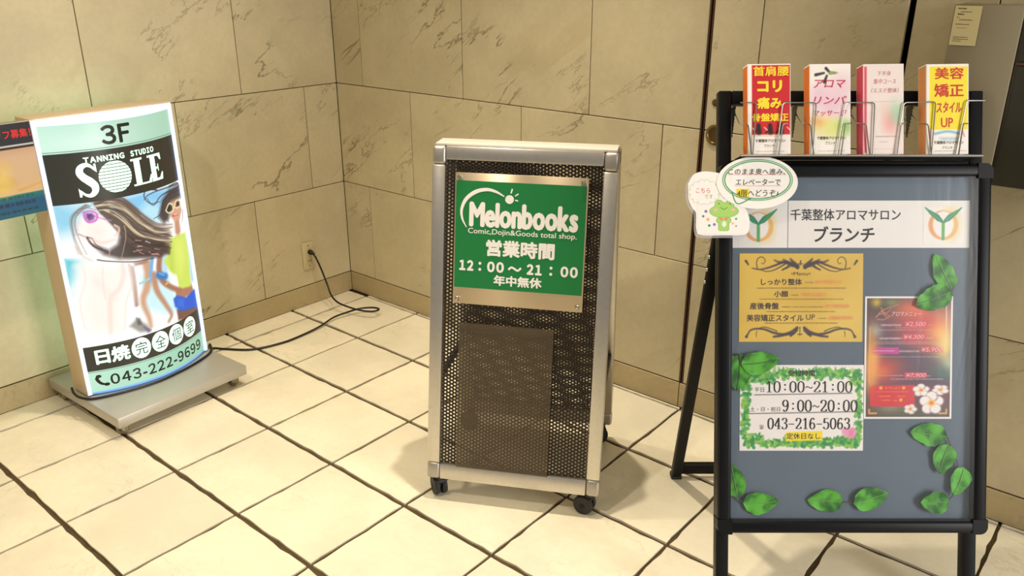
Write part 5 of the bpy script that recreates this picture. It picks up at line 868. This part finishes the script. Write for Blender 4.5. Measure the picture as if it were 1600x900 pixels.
# leaf sprigs under the film
M_LEAF = mat('silk_leaf', (52, 134, 36), .55, spec=.3); _n = N(M_LEAF); _tcx = _n.add('ShaderNodeTexCoord'); _nz = _n.add('ShaderNodeTexNoise', Scale=36.0, Detail=5.0); _n.link(_tcx.outputs['Object'], _nz.inputs['Vector'])
_n.link(_n.mix(_n.ramp(_nz.outputs['Fac'], .35, .65), lin((26, 96, 24)), lin((92, 184, 52))), _n.b.inputs['Base Color'])
M_LEAFB = mat('silk_leaf_vein', (44, 96, 40), .5); M_VEINP = mat('pale_leaf_vein', (122, 176, 96), .5); M_STEM = mat('brown_stem', (70, 74, 44), .6)
def leaf_geo(base, tip, wid, k, z):
    """an ovate leaf from its stalk to its tip, folded along the midrib and slightly crinkled"""
    B, T_ = Vector(base), Vector(tip); ax = T_-B; L = ax.length; ax.normalize(); nr = Vector((-ax.y, ax.x)); r = random.Random(k); n = 10; vs, fs = [], []
    bend = r.uniform(-.05, .05); mid = []
    for i in range(n+1):
        t = i/n; w = wid*(math.sin(math.pi*t**.80)**.62 if 0 < t < 1 else 0.0)*(1-.12*t)
        for j, s in enumerate((-1, -.5, 0, .5, 1)):
            wob = 1+r.uniform(-.075, .065) if abs(s) == 1 else 1
            p = B+ax*(L*t)+nr*(s*w*wob/2+bend*L*math.sin(math.pi*t)); h = .0012+.0032*abs(s)**1.3*(1-.4*abs(s))+.0016*math.sin(11*t+3*s+k)*(abs(s) > 0)
            vs.append((p.x, p.y, z+h))
        q = B+ax*(L*t)+nr*(bend*L*math.sin(math.pi*t)); mid.append((q.x, q.y, z+.0022))
    for i in range(n):
        for j in range(4): a = i*5+j; fs.append((a, a+1, a+6, a+5))
    return vs, fs, mid
def sprig(name, label, leaves, stem, dark=False, k=0):
    cx = sum(l[0][0] for l in leaves)/len(leaves); cy = sum(l[0][1] for l in leaves)/len(leaves)
    o = tag(link(name, None, None, WA @ Matrix.Translation((cx, cy, -.0072))), label, 'leaves', 'leaf sprigs on the grey board'); o.empty_display_size = .03
    for q, (b, t_, wd) in enumerate(leaves):
        vs, fs, mid = leaf_geo((b[0]-cx, b[1]-cy), (t_[0]-cx, t_[1]-cy), wd, k*10+q, .0006+.0026*q)
        m = MB(); m.add(vs, fs); lf = m.build('leaf', M_LEAF, o, 80)
        MB().tube(mid, [.0007]*(len(mid)-1)+[.0003], 5).build('midrib', M_LEAFB if dark else M_VEINP, lf)
    MB().tube([(x-cx, y-cy, .0035) for x, y in stem], .0012, 6).build('stem', M_STEM, o)
sprig('leaf_sprig', 'two green leaves overlapping the top right corner of the aroma poster', [((.209, .712), (.171, .787), .047), ((.207, .708), (.131, .679), .055)], [(.212, .716), (.207, .708), (.210, .700)], k=1)
sprig('leaf_sprig', 'two green leaves with dark ribs covering the top left corner of the hours notice', [((-.236, .578), (-.240, .500), .058), ((-.232, .556), (-.152, .567), .052)], [(-.246, .572), (-.237, .578), (-.230, .552)], True, k=2)
sprig('leaf_sprig', 'two green leaves at the bottom left corner of the grey board', [((-.236, .275), (-.250, .345), .048), ((-.226, .264), (-.151, .269), .050)], [(-.240, .276), (-.234, .268), (-.224, .264)], k=3)
sprig('leaf_sprig', 'pair of green leaves tip to tip at the bottom middle of the grey board', [((-.014, .266), (-.090, .269), .050), ((.006, .263), (.079, .285), .050)], [(-.015, .266), (.0, .2645), (.007, .2632)], k=4)
sprig('leaf_sprig', 'chain of four green leaves hanging down the lower right side of board', [((.203, .403), (.124, .414), .052), ((.205, .388), (.186, .326), .050), ((.236, .340), (.214, .282), .046), ((.204, .268), (.145, .266), .050)], [(.203, .403), (.210, .385), (.226, .345), (.214, .30), (.216, .278), (.203, .267)], k=5)

# leaflets in the wire rack
def leaflet(label, x0, x1, side, paint, marks):
    y0, y1 = .988, 1.1715; wd, h = x1-x0, y1-y0
    o = tag(link('leaflet_stack', None, None, WA @ Matrix.Translation((x0, y0, 0)) @ Matrix.Rotation(.012, 4, 'Z')), label, 'leaflets', 'salon leaflets in the wire rack'); o.empty_display_size = .05
    MB().box((wd/2, h/2, .0135), (wd, h, .033), .0008).build('pages', M_PAPER, o)
    MB().box((-.0003, h/2-.001, .0145), (.0008, h-.004, .029)).build('folded_edge', side, o)
    c = Canvas(.0012, .0012, wd-.0012, h-.0012, .00105, (246, 240, 236)); paint(c, wd, h); c.build('cover_print', M_PRINT, o, z=.0304)
    for i, (nm, m, lst) in enumerate(marks):
        p = Print(.0308+.0003*i)
        for t_, a, b, cc, d, bo, sh in lst: p.cut(); p.text(t_, a*wd, b*h, cc*wd, d*h, bo, sh)
        p.build_each(nm, m, o)
    return o
M_ORANGE = mat('orange_paper', (228, 118, 40), .6); M_PINKP = mat('red_pink_paper', (214, 70, 96), .6); M_PEACH = mat('peach_paper', (238, 160, 96), .6)
M_YEL = mat('yellow_print', (250, 222, 50), .5); M_RED = mat('red_print', (206, 34, 36), .5); M_ROSE = mat('rose_print', (196, 40, 76), .5); M_FAINT = mat('faint_rose_print', (206, 120, 134), .5); M_GREY = mat('grey_print', (90, 84, 84), .5)
def pt1(c, w, h):
    c.poly((204, 30, 40), [(.10*w, .22*h), (.985*w, .22*h), (.985*w, .985*h), (.10*w, .985*h)], .0008); rg = random.Random(1)
    for x in (.25, .52, .76):
        c.disc((36, 24, 26), x*w, .325*h, .0035); c.stroke((36, 24, 26), [(x*w, .31*h), (x*w+.001, .25*h)], .008, .011); c.stroke((36, 24, 26), [(x*w, .29*h), (x*w-.009, .24*h)], .003)
    for x in (.13, .42, .95): c.stroke((244, 210, 210), [(x*w-.003, .3*h), (x*w+.003, .27*h)], .002)
    fuzzy(c, .2*w, .85*w, .035*h, .0012, (150, 140, 140), rg); fuzzy(c, .12*w, .8*w, .205*h, .0016, (190, 180, 100), rg)
def pt2(c, w, h):
    for x, y, r in ((.3, .6, .02), (.7, .62, .026), (.8, .78, .018), (.55, .5, .02), (.2, .68, .014)): c.disc((232, 186, 214), x*w, y*h, r, r, .55, r)
    for x, y, r, col in ((.3, .33, .022, (248, 214, 130)), (.7, .3, .02, (190, 224, 110)), (.9, .3, .016, (140, 206, 110)), (.5, .27, .022, (226, 226, 140)), (.2, .36, .012, (240, 180, 110))): c.disc(col, x*w, y*h, r, r*.7, .8, r*.6)
    for a, b in (((.15, .88), (.35, .9)), ((.4, .95), (.5, .9)), ((.36, .8), (.42, .87)), ((.5, .9), (.62, .9))): c.stroke((44, 50, 50), [(a[0]*w, a[1]*h), (b[0]*w, b[1]*h)], .006, .004)
    c.stroke((150, 170, 90), [(.5*w, .9*h), (.68*w, .9*h)], .006, .002); fuzzy(c, .2*w, .85*w, .04*h, .0012, (160, 150, 150), random.Random(2))
def pt3(c, w, h):
    c.C[:] = (240, 226, 224); c.poly((222, 80, 104), [(.025*w, .02*h), (.085*w, .02*h), (.085*w, .97*h), (.025*w, .97*h)], .001); rg = random.Random(4)
    for x, y, r, col in ((.7, .4, .012, (238, 170, 160)), (.66, .34, .012, (236, 150, 146)), (.8, .5, .012, (170, 214, 176)), (.84, .42, .01, (150, 206, 170)), (.5, .5, .008, (230, 200, 190))): c.disc(col, x*w, y*h, r, r*1.4, .6, r)
    c.stroke((206, 190, 190), [(.2*w, .585*h), (.8*w, .585*h)], .0012); fuzzy(c, .3*w, .8*w, .2*h, .0016, (130, 120, 120), rg); fuzzy(c, .4*w, .62*w, .14*h, .0014, (170, 160, 160), rg); fuzzy(c, .1*w, .85*w, .06*h, .001, (200, 190, 190), rg)
def pt4(c, w, h):
    c.poly((246, 226, 40), [(.08*w, .275*h), (.975*w, .275*h), (.975*w, .97*h), (.08*w, .97*h)], .0008); rg = random.Random(6)
    c.stroke((120, 180, 214), [(.2*w, .23*h), (.5*w, .255*h), (.75*w, .235*h)], .005, .005, .8); c.stroke((236, 130, 130), [(.83*w, .27*h), (.9*w, .2*h)], .005, .003, .8); c.stroke((226, 120, 120), [(.08*w, .27*h), (.12*w, .12*h)], .004, .002, .7)
    fuzzy(c, .33*w, .75*w, .175*h, .006, (150, 194, 220), rg, .7); fuzzy(c, .2*w, .95*w, .04*h, .0014, (150, 140, 140), rg)
sal = lambda y: [('千葉整体アロマサロン', .18, y, .88, y+.035, .012, .1), ('ブランチ', .38, y-.055, .62, y-.022, .0, .1)]
leaflet('red leaflet stack with yellow neck and shoulder pain lettering, leftmost in the rack', -.2305, -.143, M_ORANGE, pt1, [('headline', M_YEL, [('首肩腰', .13, .865, .96, .975, .02, 0), ('コリ', .22, .685, .80, .82, .05, 0), ('痛み', .22, .505, .80, .635, .045, 0), ('骨盤矯正', .10, .365, .95, .455, .03, 0)]), ('small_lettering', M_INK, sal(.135))])
leaflet('white leaflet stack with slanted rose aroma lettering, second from the left in the rack', -.1045, -.021, M_ORANGE, pt2, [('headline', M_ROSE, [('アロマ', .1, .735, .88, .825, .012, .25), ('リンパ', .1, .555, .9, .645, .012, .25), ('マッサージ', .1, .425, .9, .49, .005, .25)]), ('small_lettering', M_INK, sal(.165))])
leaflet('pale pink leaflet stack with faint lettering, third from the left in the rack', .0045, .087, M_PINKP, pt3, [('headline', M_FAINT, [('下半身', .35, .87, .68, .92, .0, .15), ('集中コース', .25, .78, .80, .835, .0, .15), ('（エステ整体）', .20, .68, .87, .735, .0, .15)])])
leaflet('yellow leaflet stack with red beauty correction lettering, rightmost in the rack', .1325, .219, M_PEACH, pt4, [('headline', M_RED, [('美容', .2, .83, .88, .96, .02, 0), ('矯正', .19, .635, .88, .78, .02, 0), ('スタイル', .24, .46, .83, .58, .02, .1), ('UP', .35, .3, .63, .405, .01, 0)]), ('small_lettering', M_INK, sal(.115))])

# die-cut direction card taped over the top left corner
dc = tag(link('direction_card', None, None, WA @ Matrix.Translation((-.25, .9, .0245))), 'white cut-out speech bubble card with a small green frog on the stand corner', 'card'); dc.empty_display_size = .05
DX, DY = -.25, .9
def lo(pts): return [(x-DX, y-DY) for x, y in pts]
fc = lo([tuple(q) for q in smooth2([(-.351, .930), (-.3393, .9485), (-.322, .9545), (-.3045, .954), (-.285, .950), (-.262, .935), (-.25, .905), (-.2277, .8694), (-.2252, .839), (-.236, .8255), (-.28, .8245), (-.3232, .8248), (-.3335, .836), (-.3344, .8693), (-.342, .880), (-.350, .90), (-.351, .930)])])
bc = [(-.2097-DX+.0830*math.cos(math.radians(a)), .932-DY+.0535*math.sin(math.radians(a))) for a in range(0, 360, 8)]
MB().prism(fc[::-1], 0, .0009).build('frog_card', M_PAPER, dc)
MB().prism([(x*1.03-.0015, y*1.03-.003) for x, y in fc][::-1], -.0012, -.0004).build('laminate', M_LAMI, dc)
MB().prism(bc, .0012, .0021).build('bubble_card', M_PAPER, dc)
GREEN_INK = mat('bubble_green_ink', (58, 160, 90), .5)
g = Print(.0024)
g.ring(-.2092-DX, .9372-DY, .0712, .0416, .0016); g.ring(-.2092-DX, .9372-DY, .0672, .0384, .0022, 0, 360); g.cut(); g.stroke(lo([(-.262, .913), (-.25, .889), (-.222, .900)]), .0022)
g.build_each('bubble_outline', GREEN_INK, dc)
r_ = Print(.0024); r_.rect(-.269-DX, .9475-DY, -.150-DX, .9482-DY).cut().rect(-.256-DX, .925-DY, -.161-DX, .9257-DY).cut().rect(-.252-DX, .902-DY, -.172-DX, .9027-DY); r_.build_each('red_underline', mat('red_pencil', (232, 110, 110), .6), dc)
Print(.0023).rect(-.2525-DX, .9025-DY, -.2265-DX, .9195-DY).build('yellow_highlight', mat('yellow_marker', (246, 220, 50), .6), dc)
k_ = Print(.0027)
k_.text('このまま奥へ進み、', -.269-DX, .948-DY, -.153-DX, .9605-DY, .0, .1).cut().text('エレベーターで', -.254-DX, .9265-DY, -.162-DX, .9395-DY, .0, .1).cut().text('4階へどうぞ♪', -.251-DX, .9035-DY, -.166-DX, .9175-DY, .0, .1)
k_.build_each('bubble_lettering', M_INK, dc)
cl = Print(.0012)
for i in range(14):
    a = math.radians(360*i/14); cl.ring(-.3175-DX+.0265*math.cos(a), .9125-DY+.020*math.sin(a), .0065, .0062, .0007, math.degrees(a)-80, math.degrees(a)+80, 8)
cl.build('cloud_outline', mat('pale_grey_green', (204, 204, 184), .6), dc)
Print(.0012).text('こちら', -.3345-DX, .911-DY, -.3055-DX, .921-DY, .0).build('red_lettering', mat('pencil_red', (226, 90, 100), .6), dc)
Print(.0012).text('です', -.317-DX, .8995-DY, -.3-DX, .908-DY, .0).build('green_lettering', mat('pencil_green', (150, 190, 90), .6), dc)
c = Canvas(-.3315-DX, .827-DY, -.2385-DX, .8985-DY, .0008, (246, 243, 241))
fg, ol_ = (168, 214, 110), (120, 168, 80)
def fd(col, x, y, rx, ry, al=1): c.disc(col, x-DX, y-DY, rx, ry, al, .0006)
for e in (1, 0):
    d = .0009*e; q = ol_ if e else fg
    fd(q, -.2775, .8455, .0105+d, .0115+d); fd(q, -.284, .838, .004+d, .004+d); fd(q, -.271, .838, .004+d, .004+d); fd(q, -.288, .855, .004+d, .005+d); fd(q, -.267, .855, .004+d, .005+d)
    fd(q, -.277, .8735, .029+d, .0125+d); fd(q, -.277, .882, .020+d, .009+d); fd(q, -.2875, .8895, .0075+d, .0068+d); fd(q, -.2645, .8895, .0075+d, .0068+d)
fd((244, 190, 180), -.2945, .876, .0045, .0035, .8); fd((244, 190, 180), -.2585, .877, .0045, .0035, .8)
c.stroke((70, 110, 60), [(-.284-DX, .881-DY), (-.2775-DX, .8775-DY), (-.2705-DX, .881-DY)], .0011); fd((60, 90, 50), -.2875, .889, .0013, .0013); fd((60, 90, 50), -.2645, .889, .0013, .0013)
fd((236, 240, 230), -.2765, .8475, .0045, .006); c.poly((232, 140, 110), [(-.285-DX, .862-DY), (-.2775-DX, .8585-DY), (-.270-DX, .862-DY), (-.270-DX, .855-DY), (-.2775-DX, .8575-DY), (-.285-DX, .855-DY)], .0005)
for col, x, y, r in (((140, 110, 190), -.3141, .8733, .003), ((50, 140, 100), -.3195, .8633, .0024), ((246, 180, 130), -.3099, .8568, .0034), ((50, 140, 100), -.307, .8444, .0026), ((140, 120, 200), -.2967, .8465, .003), ((70, 160, 110), -.2522, .8581, .0022), ((246, 190, 140), -.2591, .8487, .0026), ((150, 130, 200), -.2521, .8433, .0018)): fd(col, x, y, r, r)
c.build('frog_print', M_PRINT, dc, z=.0012)

bpy.data.objects.remove(_to); bpy.data.curves.remove(_tc)
